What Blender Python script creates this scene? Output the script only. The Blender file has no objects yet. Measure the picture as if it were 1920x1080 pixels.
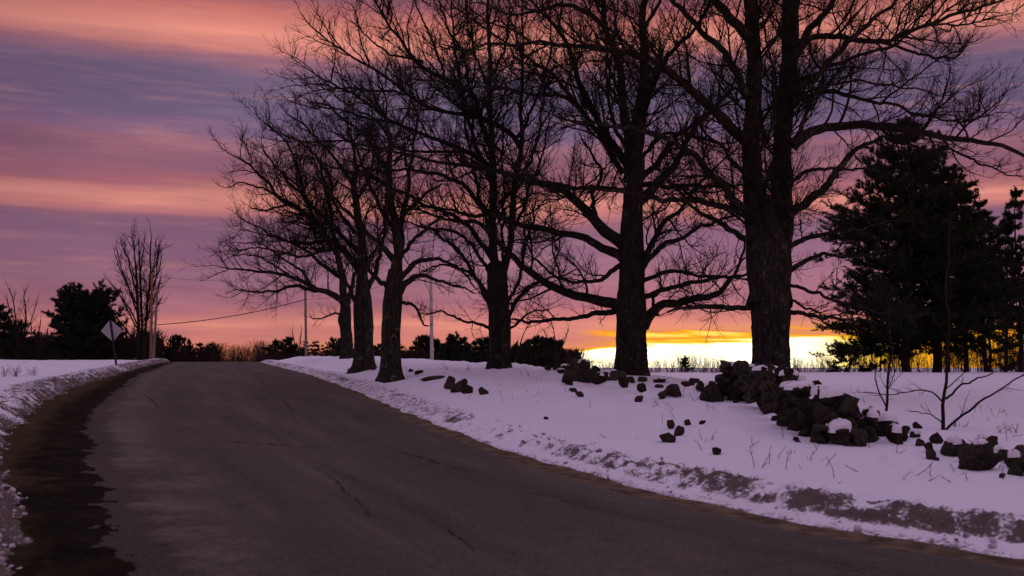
import bpy, bmesh, math, random
import numpy as np
from mathutils import Vector

rng = np.random.default_rng(7)
random.seed(7)
scene = bpy.context.scene
COL = scene.collection
PI = math.pi

# ------------------------------------------------------------------ camera, sky, sun, exposure
FPX, UC, VC, VH = 1867.0, 960.0, 540.0, 668.0
PITCH = math.atan((VH - VC) / FPX)
cam_d = bpy.data.cameras.new('camera')
cam = bpy.data.objects.new('camera', cam_d)
COL.objects.link(cam)
cam.location = (0, 0, 0)
cam.rotation_euler = (PI / 2 + PITCH, 0, 0)
cam_d.sensor_width = 36.0
cam_d.lens = FPX / 1920 * 36
cam_d.clip_start = 0.1
cam_d.clip_end = 9000
cam_d.dof.use_dof = True
cam_d.dof.focus_distance = 27.0
cam_d.dof.aperture_fstop = 2.4
scene.camera = cam
scene.view_settings.view_transform = 'Standard'
scene.view_settings.look = 'None'
scene.view_settings.exposure = 0.0
scene.view_settings.gamma = 1.0
scene.render.engine = 'CYCLES'
scene.cycles.max_bounces = 5

SUN_AZ, SUN_EL = math.radians(11.0), math.radians(1.5)


def lin(r, g, b):
    def c(x):
        x /= 255.0
        return x / 12.92 if x <= 0.04045 else ((x + 0.055) / 1.055) ** 2.4
    return (c(r), c(g), c(b), 1.0)


class NT:
    """small helper to write node trees as expressions"""
    def __init__(s, tree):
        s.t = tree

    def node(s, typ, **kw):
        n = s.t.nodes.new(typ)
        for k, v in kw.items():
            setattr(n, k, v)
        return n

    def put(s, sock, v):
        if isinstance(v, bpy.types.NodeSocket):
            s.t.links.new(v, sock)
        elif v is not None:
            sock.default_value = v

    def m(s, op, a, b=None, c=None, clamp=False):
        n = s.node('ShaderNodeMath', operation=op, use_clamp=clamp)
        s.put(n.inputs[0], a); s.put(n.inputs[1], b)
        if c is not None:
            s.put(n.inputs[2], c)
        return n.outputs[0]

    def vec(s, x, y, z):
        n = s.node('ShaderNodeCombineXYZ')
        s.put(n.inputs[0], x); s.put(n.inputs[1], y); s.put(n.inputs[2], z)
        return n.outputs[0]

    def noise(s, v, scale, detail=3, rough=0.55, dist=0.0):
        n = s.node('ShaderNodeTexNoise')
        s.put(n.inputs['Vector'], v)
        n.inputs['Scale'].default_value = scale
        n.inputs['Detail'].default_value = detail
        n.inputs['Roughness'].default_value = rough
        n.inputs['Distortion'].default_value = dist
        return n.outputs['Fac']

    def ramp(s, f, stops, interp='LINEAR'):
        n = s.node('ShaderNodeValToRGB')
        cr = n.color_ramp
        cr.interpolation = interp
        while len(cr.elements) < len(stops):
            cr.elements.new(0.5)
        for e, (p, c) in zip(cr.elements, stops):
            e.position = p
            e.color = c if len(c) == 4 else (*c, 1)
        s.put(n.inputs[0], f)
        return n.outputs[0]

    def smooth(s, x, a, b, lo=0.0, hi=1.0):
        n = s.node('ShaderNodeMapRange', interpolation_type='SMOOTHSTEP')
        s.put(n.inputs[0], x)
        for i, v in enumerate((a, b, lo, hi)):
            n.inputs[i + 1].default_value = v
        return n.outputs[0]

    def mix(s, f, a, b, blend='MIX'):
        n = s.node('ShaderNodeMix', data_type='RGBA', blend_type=blend)
        s.put(n.inputs[0], f); s.put(n.inputs[6], a); s.put(n.inputs[7], b)
        return n.outputs[2]


world = bpy.data.worlds.new('World')
scene.world = world
world.use_nodes = True
wt = world.node_tree
wt.nodes.clear()
W = NT(wt)
d = W.node('ShaderNodeTexCoord').outputs['Generated']
sx = W.node('ShaderNodeSeparateXYZ')
W.put(sx.inputs[0], d)
dx, dy, dz = sx.outputs
az = W.m('ARCTAN2', dx, dy)
# cloud decks: long streaks, stretched along the horizon, gently sloping
n1 = W.noise(W.vec(W.m('MULTIPLY', az, 2.2), W.m('MULTIPLY', dz, 14.0), 3.1), 1.0, 4, 0.55)
n2 = W.noise(W.vec(W.m('MULTIPLY', az, 5.0), W.m('MULTIPLY', dz, 60.0), 9.7), 1.0, 5, 0.6)
n3 = W.noise(W.vec(W.m('MULTIPLY', az, 3.0), W.m('MULTIPLY', dz, 6.0), 21.0), 1.0, 3, 0.5)
e1 = W.m('ADD', dz, W.m('MULTIPLY', W.m('SUBTRACT', n1, 0.5), 0.034))
e1 = W.m('ADD', e1, W.m('MULTIPLY', W.m('SUBTRACT', n2, 0.5), 0.020))
bands = [(-0.03, (196, 116, 104)), (0.0, (222, 132, 98)), (0.012, (212, 132, 118)), (0.024, (206, 130, 124)), (0.031, (226, 146, 130)),
         (0.040, (196, 124, 124)), (0.052, (170, 112, 124)), (0.075, (160, 113, 130)), (0.10, (151, 108, 131)), (0.122, (136, 100, 123)), (0.130, (150, 102, 120)),
         (0.139, (204, 130, 126)), (0.150, (224, 148, 134)), (0.160, (172, 108, 114)), (0.172, (148, 98, 114)), (0.186, (140, 96, 114)), (0.200, (152, 106, 122)),
         (0.214, (124, 99, 130)), (0.235, (108, 94, 124)), (0.266, (112, 95, 122)), (0.280, (150, 105, 120)), (0.289, (204, 132, 126)), (0.304, (230, 150, 134)),
         (0.320, (206, 126, 116)), (0.333, (176, 106, 108)), (0.345, (134, 88, 102)), (0.42, (148, 114, 136)), (0.52, (162, 130, 156))]
ef = W.m('DIVIDE', W.m('ADD', e1, 0.05), 0.6)
sky = W.ramp(ef, [((p + 0.05) / 0.6, lin(*c)) for p, c in bands])
# darker and lighter cloud patches
sky = W.mix(1.0, sky, W.ramp(n3, [(0.25, (0.72, 0.70, 0.76, 1)), (0.5, (1, 1, 1, 1)), (0.75, (1.16, 1.08, 1.06, 1))]), 'MULTIPLY')
n4 = W.noise(W.vec(W.m('MULTIPLY', az, 9.0), W.m('MULTIPLY', W.m('ADD', dz, W.m('MULTIPLY', az, 0.03)), 150.0), 33.0), 1.0, 5, 0.65)
sky = W.mix(1.0, sky, W.ramp(n4, [(0.3, (0.93, 0.93, 0.95, 1)), (0.7, (1.07, 1.06, 1.05, 1))]), 'MULTIPLY')
sky = W.mix(1.0, sky, W.ramp(n2, [(0.3, (0.90, 0.90, 0.93, 1)), (0.7, (1.10, 1.08, 1.06, 1))]), 'MULTIPLY')
n5 = W.noise(W.vec(W.m('MULTIPLY', W.m('ADD', az, W.m('MULTIPLY', n1, 0.12)), 5.5), W.m('MULTIPLY', dz, 62.0), 51.0), 1.0, 7, 0.66, 0.12)
sky = W.mix(W.smooth(n5, 0.48, 0.78, 0.0, 0.34), sky, lin(222, 152, 138))
sky = W.mix(W.smooth(n5, 0.48, 0.28, 0.0, 0.26), sky, lin(118, 92, 116))
hs = W.node('ShaderNodeHueSaturation')
hs.inputs['Saturation'].default_value = 1.03
hs.inputs['Value'].default_value = 1.0
W.put(hs.inputs['Color'], sky)
sky = hs.outputs[0]
# the sky turns darker toward the far left
sky = W.mix(W.smooth(az, -0.25, -0.60, 0.0, 0.42), sky, lin(98, 66, 92), 'MIX')
# open clear air overhead: the physical sky
nish = W.node('ShaderNodeTexSky', sky_type='NISHITA')
nish.sun_disc = False
nish.sun_elevation = SUN_EL
nish.sun_rotation = SUN_AZ
nish.air_density = 1.2
nish.dust_density = 2.0
nish.ozone_density = 3.0
clear = W.mix(1.0, nish.outputs[0], (1.0, 1.0, 1.0, 1), 'MULTIPLY')
mul = W.node('ShaderNodeVectorMath', operation='SCALE')
W.put(mul.inputs[0], clear)
mul.inputs['Scale'].default_value = 0.06
addz = W.mix(1.0, mul.outputs[0], lin(170, 147, 178), 'ADD')
sky = W.mix(W.smooth(dz, 0.36, 0.62), sky, addz)
# the gap under the clouds where the sun has gone down
nb = W.noise(W.vec(W.m('MULTIPLY', az, 6.0), W.m('MULTIPLY', dz, 110.0), 4.4), 1.0, 5, 0.6)
nc = W.noise(W.vec(W.m('MULTIPLY', az, 3.2), W.m('MULTIPLY', dz, 34.0), 14.0), 1.0, 3, 0.5)
azm = W.m('MULTIPLY', W.smooth(az, 0.02, 0.12), W.smooth(az, 0.75, 0.42))
halo_az = W.m('MULTIPLY', W.smooth(az, -0.40, 0.10), W.smooth(az, 1.0, 0.35))
eg = W.m('ADD', dz, W.m('MULTIPLY', W.m('SUBTRACT', nb, 0.5), 0.040))
eg = W.m('ADD', eg, W.m('MULTIPLY', W.m('SUBTRACT', nc, 0.5), 0.036))
eg = W.m('ADD', eg, W.m('MULTIPLY', W.m('SUBTRACT', 1.0, azm), 0.030))
halo = W.m('MULTIPLY', W.smooth(eg, 0.054, 0.010), halo_az)
sky = W.mix(W.m('MULTIPLY', halo, 0.92), sky, (0.90, 0.33, 0.085, 1))
side = W.m('MULTIPLY', W.smooth(az, -0.10, 0.09), W.smooth(az, 0.42, 0.27, 0.52, 1.0))
nd = W.noise(W.vec(W.m('MULTIPLY', az, 8.0), W.m('MULTIPLY', W.m('ADD', dz, W.m('MULTIPLY', az, 0.06)), 150.0), 2.4), 1.0, 4, 0.55)
# the open gap itself, with a few thin bars of cloud in it
core = W.m('MULTIPLY', W.smooth(W.m('ADD', eg, W.m('MULTIPLY', W.m('SUBTRACT', nd, 0.5), 0.022)), 0.0285, 0.0125), side)
bars = W.m('MULTIPLY', W.smooth(nd, 0.60, 0.70), W.smooth(dz, -0.012, -0.002))
core = W.m('MULTIPLY', core, W.m('SUBTRACT', 1.0, W.m('MULTIPLY', bars, 0.5)))
# lit slits in the deck just above
slit = W.m('MULTIPLY', W.m('MULTIPLY', W.smooth(dz, 0.016, 0.020), W.smooth(dz, 0.032, 0.024)), W.smooth(nd, 0.46, 0.62))
slit = W.m('MULTIPLY', W.m('MULTIPLY', slit, W.smooth(az, 0.05, 0.13)), W.smooth(az, 0.46, 0.32))
core = W.m('MAXIMUM', core, W.m('MULTIPLY', slit, 0.80))
glowc = W.ramp(core, [(0.0, (0.84, 0.27, 0.06, 1)), (0.28, (0.98, 0.34, 0.03, 1)), (0.52, (1.04, 0.43, 0.02, 1)), (0.72, (1.12, 0.60, 0.035, 1)), (0.87, (1.35, 0.98, 0.26, 1)), (1.0, (1.8, 1.6, 1.1, 1))])
sky = W.mix(W.smooth(core, 0.0, 0.40), sky, glowc)
bg = W.node('ShaderNodeBackground')
W.put(bg.inputs[0], sky)
bg.inputs[1].default_value = 1.0
W.put(W.node('ShaderNodeOutputWorld').inputs[0], bg.outputs[0])

sun_d = bpy.data.lights.new('sun', 'SUN')
sun_d.energy = 0.3
sun_d.angle = math.radians(10)
sun_d.color = (1.0, 0.62, 0.32)
sun = bpy.data.objects.new('sun', sun_d)
sun.rotation_euler = (-(PI / 2 - SUN_EL), 0, -SUN_AZ)
COL.objects.link(sun)


# ------------------------------------------------------------------ measuring helpers (pixels of the 1920 x 1080 photograph)
def ray(u, v):
    xc, yc = (np.asarray(u, float) - UC) / FPX, (VC - np.asarray(v, float)) / FPX
    Y = math.cos(PITCH) - yc * math.sin(PITCH)
    Z = math.sin(PITCH) + yc * math.cos(PITCH)
    return xc / Y, Z / Y            # x and z per metre of depth


def at(u, v, Y):
    a, b = ray(u, v)
    return np.stack([a * Y, np.asarray(Y, float) + 0 * a, b * Y], -1)


def pxm(Y):
    return Y / FPX                   # metres per photo pixel


# ------------------------------------------------------------------ numpy noise
def _hash(ix, iy, seed):
    h = (ix.astype(np.int64) * 374761393 + iy.astype(np.int64) * 668265263 + seed * 974711) & 0xffffffff
    h = ((h ^ (h >> 13)) * 1274126177) & 0xffffffff
    return ((h ^ (h >> 16)) & 0xffff) / 65535.0


def vnoise(x, y, seed=0):
    x = np.asarray(x, float); y = np.asarray(y, float)
    ix, iy = np.floor(x), np.floor(y)
    fx, fy = x - ix, y - iy
    fx = fx * fx * (3 - 2 * fx); fy = fy * fy * (3 - 2 * fy)
    a = _hash(ix, iy, seed); b = _hash(ix + 1, iy, seed)
    c = _hash(ix, iy + 1, seed); e = _hash(ix + 1, iy + 1, seed)
    return (a * (1 - fx) + b * fx) * (1 - fy) + (c * (1 - fx) + e * fx) * fy


def fbm(x, y, oct=4, seed=0, gain=0.5):
    s, a, t = 0, 1.0, 0
    for k in range(oct):
        s = s + a * vnoise(x * 2 ** k + 17.3 * k, y * 2 ** k - 9.1 * k, seed + k)
        t += a
        a *= gain
    return s / t


def ss(x, a, b):
    t = np.clip((np.asarray(x, float) - a) / (b - a), 0, 1)
    return t * t * (3 - 2 * t)


# ------------------------------------------------------------------ mesh helpers
def build(name, V, faces, mat, parent=None, smooth=True, attrs=None, loc=None):
    """faces: list of int arrays (n,3) or (n,4)"""
    V = np.asarray(V, np.float32)
    if loc is not None:
        V = V - np.asarray(loc, np.float32)
    me = bpy.data.meshes.new(name)
    me.vertices.add(len(V))
    me.vertices.foreach_set('co', V.ravel())
    faces = [np.asarray(f, np.int32) for f in faces if len(f)]
    nl = sum(f.size for f in faces)
    npoly = sum(len(f) for f in faces)
    me.loops.add(nl)
    me.loops.foreach_set('vertex_index', np.concatenate([f.ravel() for f in faces]))
    me.polygons.add(npoly)
    tot = np.concatenate([np.full(len(f), f.shape[1], np.int32) for f in faces])
    start = np.concatenate([[0], np.cumsum(tot)[:-1]]).astype(np.int32)
    me.polygons.foreach_set('loop_start', start)
    me.polygons.foreach_set('use_smooth', np.full(npoly, bool(smooth)))
    me.update(calc_edges=True)
    for k, arr in (attrs or {}).items():
        at_ = me.attributes.new(k, 'FLOAT', 'POINT')
        at_.data.foreach_set('value', np.asarray(arr, np.float32))
    me.materials.append(mat)
    o = bpy.data.objects.new(name, me)
    COL.objects.link(o)
    if loc is not None and parent is None:
        o.location = loc
    if parent is not None:
        o.parent = parent
    return o


def tag(o, label=None, cat=None, group=None, kind=None):
    if label: o['label'] = label
    if cat: o['category'] = cat
    if group: o['group'] = group
    if kind: o['kind'] = kind
    return o


def empty(name, loc, label, cat, group=None):
    o = bpy.data.objects.new(name, None)
    o.location = tuple(float(c) for c in loc)
    COL.objects.link(o)
    return tag(o, label, cat, group)


def tubes(P, R, S):
    """P (N,K,3), R (N,K) -> verts, quads"""
    N, K, _ = P.shape
    T = np.gradient(P, axis=1)
    T /= np.linalg.norm(T, axis=2, keepdims=True) + 1e-9
    mean = np.abs(T.mean(1))
    ref = np.eye(3)[np.argmin(mean, axis=1)][:, None, :]
    n = np.cross(T, np.broadcast_to(ref, T.shape))
    n /= np.linalg.norm(n, axis=2, keepdims=True) + 1e-9
    b = np.cross(T, n)
    th = np.arange(S) * 2 * PI / S
    ring = n[:, :, None, :] * np.cos(th)[None, None, :, None] + b[:, :, None, :] * np.sin(th)[None, None, :, None]
    V = P[:, :, None, :] + ring * R[:, :, None, None]
    idx = np.arange(N * K * S).reshape(N, K, S)
    a = idx[:, :-1, :]; c = idx[:, 1:, :]
    a2 = np.roll(a, -1, axis=2); c2 = np.roll(c, -1, axis=2)
    F = np.stack([a, a2, c2, c], -1).reshape(-1, 4)
    return V.reshape(-1, 3), F


class Mesh:
    def __init__(s):
        s.V, s.F, s.n = [], [], 0

    def add(s, V, F):
        s.V.append(np.asarray(V, float))
        s.F.append(np.asarray(F) + s.n)
        s.n += len(V)

    def tubes(s, P, R, S):
        if len(P):
            s.add(*tubes(P, R, S))

    def done(s, name, mat, parent=None, loc=None, smooth=True):
        q = [f for f in s.F if f.shape[1] == 4]
        t = [f for f in s.F if f.shape[1] == 3]
        fs = ([np.concatenate(q)] if q else []) + ([np.concatenate(t)] if t else [])
        return build(name, np.concatenate(s.V), fs, mat, parent, smooth, loc=loc)


def resample(pts, K):
    """Catmull-Rom through pts (n,m), K points evenly along the length of the first three columns"""
    p = np.asarray(pts, float)
    if len(p) == 2:
        t = np.linspace(0, 1, K)[:, None]
        return p[0] * (1 - t) + p[1] * t
    q = np.vstack([2 * p[0] - p[1], p, 2 * p[-1] - p[-2]])
    out = []
    for i in range(len(p) - 1):
        t = np.linspace(0, 1, 12, endpoint=False)[:, None]
        a, b, c, e = q[i], q[i + 1], q[i + 2], q[i + 3]
        out.append(0.5 * ((2 * b) + (-a + c) * t + (2 * a - 5 * b + 4 * c - e) * t ** 2 + (-a + 3 * b - 3 * c + e) * t ** 3))
    out = np.vstack(out + [p[-1:]])
    L = np.concatenate([[0], np.cumsum(np.linalg.norm(np.diff(out[:, :3], axis=0), axis=1))])
    s = np.linspace(0, L[-1], K)
    return np.stack([np.interp(s, L, out[:, k]) for k in range(out.shape[1])], -1)


def grow(P, R, spacing, lo, hi, frac, ang, K, rk, rmin, f0=0.12, up=0.06, wig=0.2, tip=True, flat=0.0, tk=0.7):
    """side branches on parents P (N,K0,3) with radii R; everything at one level at once"""
    N, K0, _ = P.shape
    seg = np.linalg.norm(np.diff(P, axis=1), axis=2)
    L = seg.sum(1)
    cnt = np.floor(L * (1 - f0) / spacing + rng.random(N)).astype(int)
    if tip:
        cnt = cnt + 1
    par = np.repeat(np.arange(N), cnt)
    M = len(par)
    t = f0 + (1 - f0) * rng.random(M)
    if tip:
        first = np.concatenate([[0], np.cumsum(cnt)[:-1]])
        t[first[cnt > 0]] = 0.999
    pos = t * (K0 - 1)
    i0 = np.clip(pos.astype(int), 0, K0 - 2)
    fr = (pos - i0)[:, None]
    A = P[par, i0]; B = P[par, i0 + 1]
    start = A * (1 - fr) + B * fr
    T = B - A
    T /= np.linalg.norm(T, axis=1, keepdims=True) + 1e-9
    r0 = R[par, i0] * (1 - fr[:, 0]) + R[par, i0 + 1] * fr[:, 0]
    rnd = rng.normal(size=(M, 3))
    rnd[:, 2] *= (1 - flat)
    rnd[:, 2] += 0.35
    nrm = rnd - T * (rnd * T).sum(1, keepdims=True)
    nrm /= np.linalg.norm(nrm, axis=1, keepdims=True) + 1e-9
    th = np.radians(rng.uniform(ang[0], ang[1], M))
    th = np.where(t > 0.99, th * 0.3, th)
    D = T * np.cos(th)[:, None] + nrm * np.sin(th)[:, None]
    ln = np.clip(frac * L[par] * (1.05 - tk * t) * rng.uniform(0.5, 1.2, M), lo, hi) * rng.uniform(0.75, 1.1, M)
    pts = np.empty((M, K, 3))
    pts[:, 0] = start
    for k in range(1, K):
        D = D + rng.normal(size=(M, 3)) * wig
        D[:, 2] += up
        D /= np.linalg.norm(D, axis=1, keepdims=True)
        pts[:, k] = pts[:, k - 1] + D * (ln / (K - 1))[:, None]
    rb = np.minimum(r0 * 0.8, rk * ln + rmin)
    rb = np.maximum(rb, rmin)
    tt = np.linspace(0, 1, K)
    RR = rb[:, None] * (1 - tt)[None] + np.minimum(rmin * 0.8, rb)[:, None] * tt[None]
    return pts, RR


# ------------------------------------------------------------------ materials
def material(name):
    m = bpy.data.materials.new(name)
    m.use_nodes = True
    t = m.node_tree
    t.nodes.clear()
    N = NT(t)
    p = N.node('ShaderNodeBsdfPrincipled')
    N.put(N.node('ShaderNodeOutputMaterial').inputs[0], p.outputs[0])
    return m, N, p


def bump(N, p, h, strength, dist):
    b = N.node('ShaderNodeBump')
    N.put(b.inputs['Height'], h)
    b.inputs['Strength'].default_value = strength
    b.inputs['Distance'].default_value = dist
    N.put(p.inputs['Normal'], b.outputs[0])


def obj_co(N):
    return N.node('ShaderNodeTexCoord').outputs['Object']


def attr(N, name):
    n = N.node('ShaderNodeAttribute')
    n.attribute_name = name
    return n.outputs['Fac']


def scaled(N, co, x, y, z):
    n = N.node('ShaderNodeMapping')
    N.put(n.inputs['Vector'], co)
    n.inputs['Scale'].default_value = (x, y, z)
    return n.outputs[0]


def bark_material(name, dark, light, lichen, amount):
    m, N, p = material(name)
    co = obj_co(N)
    a = N.noise(scaled(N, co, 13, 13, 2.6), 1.0, 6, 0.65, 1.4)
    c = N.mix(N.smooth(a, 0.35, 0.68), (*dark, 1), (*light, 1))
    b = N.noise(co, 3.2, 5, 0.68)
    g = N.noise(co, 26.0, 3, 0.6)
    spots = N.m('MULTIPLY', N.smooth(b, 0.56, 0.66), N.smooth(g, 0.50, 0.60))
    c = N.mix(N.m('MULTIPLY', spots, amount), c, (*lichen, 1))
    N.put(p.inputs['Base Color'], c)
    p.inputs['Roughness'].default_value = 0.95
    p.inputs['Specular IOR Level'].default_value = 0.15
    bump(N, p, a, 1.0, 0.09)
    return m


def plain(name, c1, c2, scale, rough=0.9, spec=0.2, bmp=0.0):
    m, N, p = material(name)
    co = obj_co(N)
    n = N.noise(co, scale, 4, 0.6)
    N.put(p.inputs['Base Color'], N.mix(N.smooth(n, 0.3, 0.7), (*c1, 1), (*c2, 1)))
    p.inputs['Roughness'].default_value = rough
    p.inputs['Specular IOR Level'].default_value = spec
    if bmp:
        bump(N, p, n, 0.8, bmp)
    return m


BARK = bark_material('maple bark', (0.008, 0.008, 0.006), (0.044, 0.042, 0.032), (0.26, 0.26, 0.20), 0.55)
BARK_L = bark_material('lichened bark', (0.011, 0.011, 0.008), (0.062, 0.060, 0.046), (0.30, 0.30, 0.24), 0.85)
TWIG = plain('twig bark', (0.007, 0.007, 0.005), (0.017, 0.016, 0.012), 5.0)
PINEBARK = plain('pine bark', (0.012, 0.009, 0.008), (0.03, 0.022, 0.018), 8.0)
NEEDLE = plain('pine needles', (0.012, 0.020, 0.010), (0.030, 0.040, 0.018), 1.3)
SCRUB = plain('scrub twigs', (0.02, 0.013, 0.010), (0.05, 0.03, 0.022), 2.0)
DRYWEED = plain('dry weed', (0.05, 0.03, 0.022), (0.10, 0.06, 0.045), 6.0)
STONE, N, p = material('field stone')
co = obj_co(N)
a = N.noise(co, 3.0, 5, 0.65)
b = N.noise(co, 9.0, 4, 0.6)
c = N.mix(N.smooth(a, 0.3, 0.7), (0.014, 0.013, 0.009, 1), (0.092, 0.083, 0.058, 1))
c = N.mix(N.m('MULTIPLY', N.smooth(b, 0.58, 0.7), 0.7), c, (0.060, 0.066, 0.022, 1))
oi = N.node('ShaderNodeObjectInfo').outputs['Random']
c = N.mix(1.0, c, N.ramp(oi, [(0.0, (0.55, 0.52, 0.50, 1)), (0.35, (1.0, 0.92, 0.80, 1)), (0.7, (1.15, 1.2, 1.1, 1)), (1.0, (1.7, 1.65, 1.6, 1))]), 'MULTIPLY')
N.put(p.inputs['Base Color'], c)
p.inputs['Roughness'].default_value = 0.92
p.inputs['Specular IOR Level'].default_value = 0.2
bump(N, p, N.noise(co, 6.0, 6, 0.7), 0.9, 0.12)

SNOW, N, p = material('snow')
co = obj_co(N)
dirt = attr(N, 'dirt')
n = N.noise(co, 7.0, 5, 0.7)
n2 = N.noise(co, 28.0, 3, 0.6)
dm = N.smooth(N.m('ADD', dirt, N.m('MULTIPLY', N.m('SUBTRACT', N.m('ADD', n, n2), 1.0), N.smooth(dirt, 0.02, 0.3, 0.0, 1.3))), 0.22, 0.74)
sn = N.mix(N.noise(co, 0.9, 4, 0.6), (0.80, 0.81, 0.88, 1), (0.88, 0.87, 0.90, 1))
c = N.mix(dm, sn, N.mix(n2, (0.030, 0.023, 0.016, 1), (0.19, 0.155, 0.125, 1)))
N.put(p.inputs['Base Color'], c)
p.inputs['Roughness'].default_value = 0.75
p.inputs['Specular IOR Level'].default_value = 0.25
hh = N.m('ADD', N.m('MULTIPLY', N.noise(co, 5.0, 6, 0.6), 0.5), N.m('MULTIPLY', n2, N.m('MULTIPLY', dirt, 0.8)))
bump(N, p, hh, 0.5, 0.06)

CAP = plain('snow cap', (0.80, 0.81, 0.88), (0.87, 0.87, 0.90), 4.0, 0.75, 0.25, 0.02)
CLOD = plain('dirty snow clod', (0.20, 0.165, 0.155), (0.66, 0.63, 0.66), 5.5, 0.85, 0.2, 0.03)

ASPH, N, p = material('asphalt')
co = obj_co(N)
lat, lon, sand = attr(N, 'lat'), attr(N, 'lon'), attr(N, 'sand')
st = N.noise(N.vec(N.m('MULTIPLY', lat, 9.0), N.m('MULTIPLY', lon, 0.12), 0), 1.0, 4, 0.6)
bl = N.noise(co, 0.55, 5, 0.6)
gr = N.noise(co, 38.0, 3, 0.75)
c = N.mix(N.smooth(bl, 0.3, 0.7), (0.050, 0.049, 0.036, 1), (0.074, 0.071, 0.052, 1))
c = N.mix(N.m('MULTIPLY', N.smooth(st, 0.52, 0.64), 0.85), c, (0.118, 0.110, 0.078, 1))
c = N.mix(N.m('MULTIPLY', N.smooth(st, 0.47, 0.34), 0.85), c, (0.024, 0.025, 0.022, 1))
trk = N.m('ADD', N.smooth(N.m('ABSOLUTE', N.m('SUBTRACT', lat, 0.27)), 0.10, 0.02), N.smooth(N.m('ABSOLUTE', N.m('SUBTRACT', lat, 0.74)), 0.10, 0.02))
c = N.mix(N.m('MULTIPLY', trk, N.smooth(bl, 0.35, 0.65, 0.15, 0.55)), c, (0.034, 0.034, 0.028, 1))
midl = N.smooth(N.m('ABSOLUTE', N.m('SUBTRACT', lat, 0.5)), 0.13, 0.0)
c = N.mix(N.m('MULTIPLY', midl, N.smooth(st, 0.40, 0.62, 0.0, 0.6)), c, (0.125, 0.115, 0.085, 1))
md = N.noise(co, 2.4, 5, 0.7, 0.8)
c = N.mix(N.m('MULTIPLY', N.smooth(md, 0.48, 0.66), 0.45), c, (0.105, 0.098, 0.070, 1))
mudw = N.smooth(N.m('ADD', attr(N, 'mudwash'), N.m('MULTIPLY', N.m('SUBTRACT', N.noise(co, 5.0, 5, 0.75), 0.5), 2.2)), 0.40, 0.80)
c = N.mix(N.m('MULTIPLY', mudw, 0.95), c, (0.015, 0.012, 0.006, 1))
sandf = N.smooth(N.m('ADD', sand, N.m('MULTIPLY', N.m('SUBTRACT', N.noise(co, 9.0, 5, 0.75), 0.5), 1.3)), 0.20, 0.95)
c = N.mix(N.m('MULTIPLY', sandf, 0.9), c, (0.20, 0.18, 0.14, 1))
c = N.mix(0.45, c, N.mix(N.smooth(gr, 0.3, 0.7), (0.008, 0.008, 0.007, 1), (0.122, 0.118, 0.090, 1)))
N.put(p.inputs['Base Color'], c)
N.put(p.inputs['Roughness'], N.smooth(bl, 0.2, 0.8, 0.62, 0.8))
p.inputs['Specular IOR Level'].default_value = 0.12
bump(N, p, N.m('ADD', gr, N.m('MULTIPLY', md, 0.6)), 0.5, 0.010)

MUD, N, p = material('roadside mud')
co = obj_co(N)
a = N.noise(co, 2.2, 6, 0.65)
b = N.noise(co, 22.0, 4, 0.65)
c = N.mix(N.smooth(a, 0.3, 0.7), (0.006, 0.005, 0.002, 1), (0.024, 0.019, 0.009, 1))
dry = N.smooth(N.m('ADD', attr(N, 'dry'), N.m('MULTIPLY', N.m('SUBTRACT', N.noise(co, 1.6, 5, 0.7), 0.5), 1.6)), 0.10, 0.70)
c = N.mix(N.m('MULTIPLY', dry, 0.9), c, N.mix(b, (0.028, 0.022, 0.009, 1), (0.115, 0.088, 0.042, 1)))
c = N.mix(N.m('MULTIPLY', N.smooth(b, 0.54, 0.74), 0.45), c, (0.075, 0.066, 0.042, 1))
N.put(p.inputs['Base Color'], c)
p.inputs['Roughness'].default_value = 0.9
p.inputs['Specular IOR Level'].default_value = 0.03
bump(N, p, N.m('ADD', a, N.m('MULTIPLY', b, 0.7)), 1.0, 0.08)
SANDM = plain('road sand', (0.045, 0.032, 0.014), (0.17, 0.125, 0.072), 5.0, 0.9, 0.15, 0.02)
TAR = plain('crack filler', (0.018, 0.014, 0.013), (0.032, 0.026, 0.023), 9.0, 0.8, 0.15)
POLEW = plain('weathered pole wood', (0.16, 0.13, 0.12), (0.26, 0.22, 0.20), 6.0)
POLET = plain('tan pole wood', (0.20, 0.10, 0.055), (0.30, 0.16, 0.09), 6.0)
POLEG = plain('pale pole', (0.42, 0.38, 0.37), (0.55, 0.50, 0.48), 6.0)
WIRE = plain('wire', (0.02, 0.018, 0.018), (0.03, 0.025, 0.025), 3.0)
METAL = plain('sign back', (0.34, 0.34, 0.37), (0.42, 0.42, 0.45), 3.0, 0.6, 0.4)
POST = plain('dark post', (0.02, 0.02, 0.022), (0.035, 0.033, 0.035), 5.0)
STAKE = plain('stake', (0.45, 0.30, 0.28), (0.55, 0.40, 0.36), 5.0)


# ------------------------------------------------------------------ ground
def road_z(y):
    y = np.asarray(y, float)
    q = np.clip(y - 68, 0, None)
    z = -1.366 + 0.013 * np.minimum(y, 68)
    z = z + np.where(q < 30, 0.013 * q - 0.053 / 60 * q * q, 0.39 - 0.795 - 0.04 * (np.minimum(q, 1500) - 30))
    return z


def on_road(u, v):
    a, b = ray(u, v)
    return np.stack([a * (-1.366 / (b - 0.013)), -1.366 / (b - 0.013)], -1)


def edge(px, near, far):
    p = np.array([on_road(u, v) for u, v in px])
    p = np.vstack([near, p[np.argsort(p[:, 1])], far])
    ys = np.concatenate([np.linspace(0, 60, 241), np.linspace(61, 110, 50), [200, 1000, 6000]])
    xs = np.interp(ys, p[:, 1], p[:, 0])
    for _ in range(6):
        xs[1:-4] = (xs[:-5] + 2 * xs[1:-4] + xs[2:-3]) / 4
    return ys, xs


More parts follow.
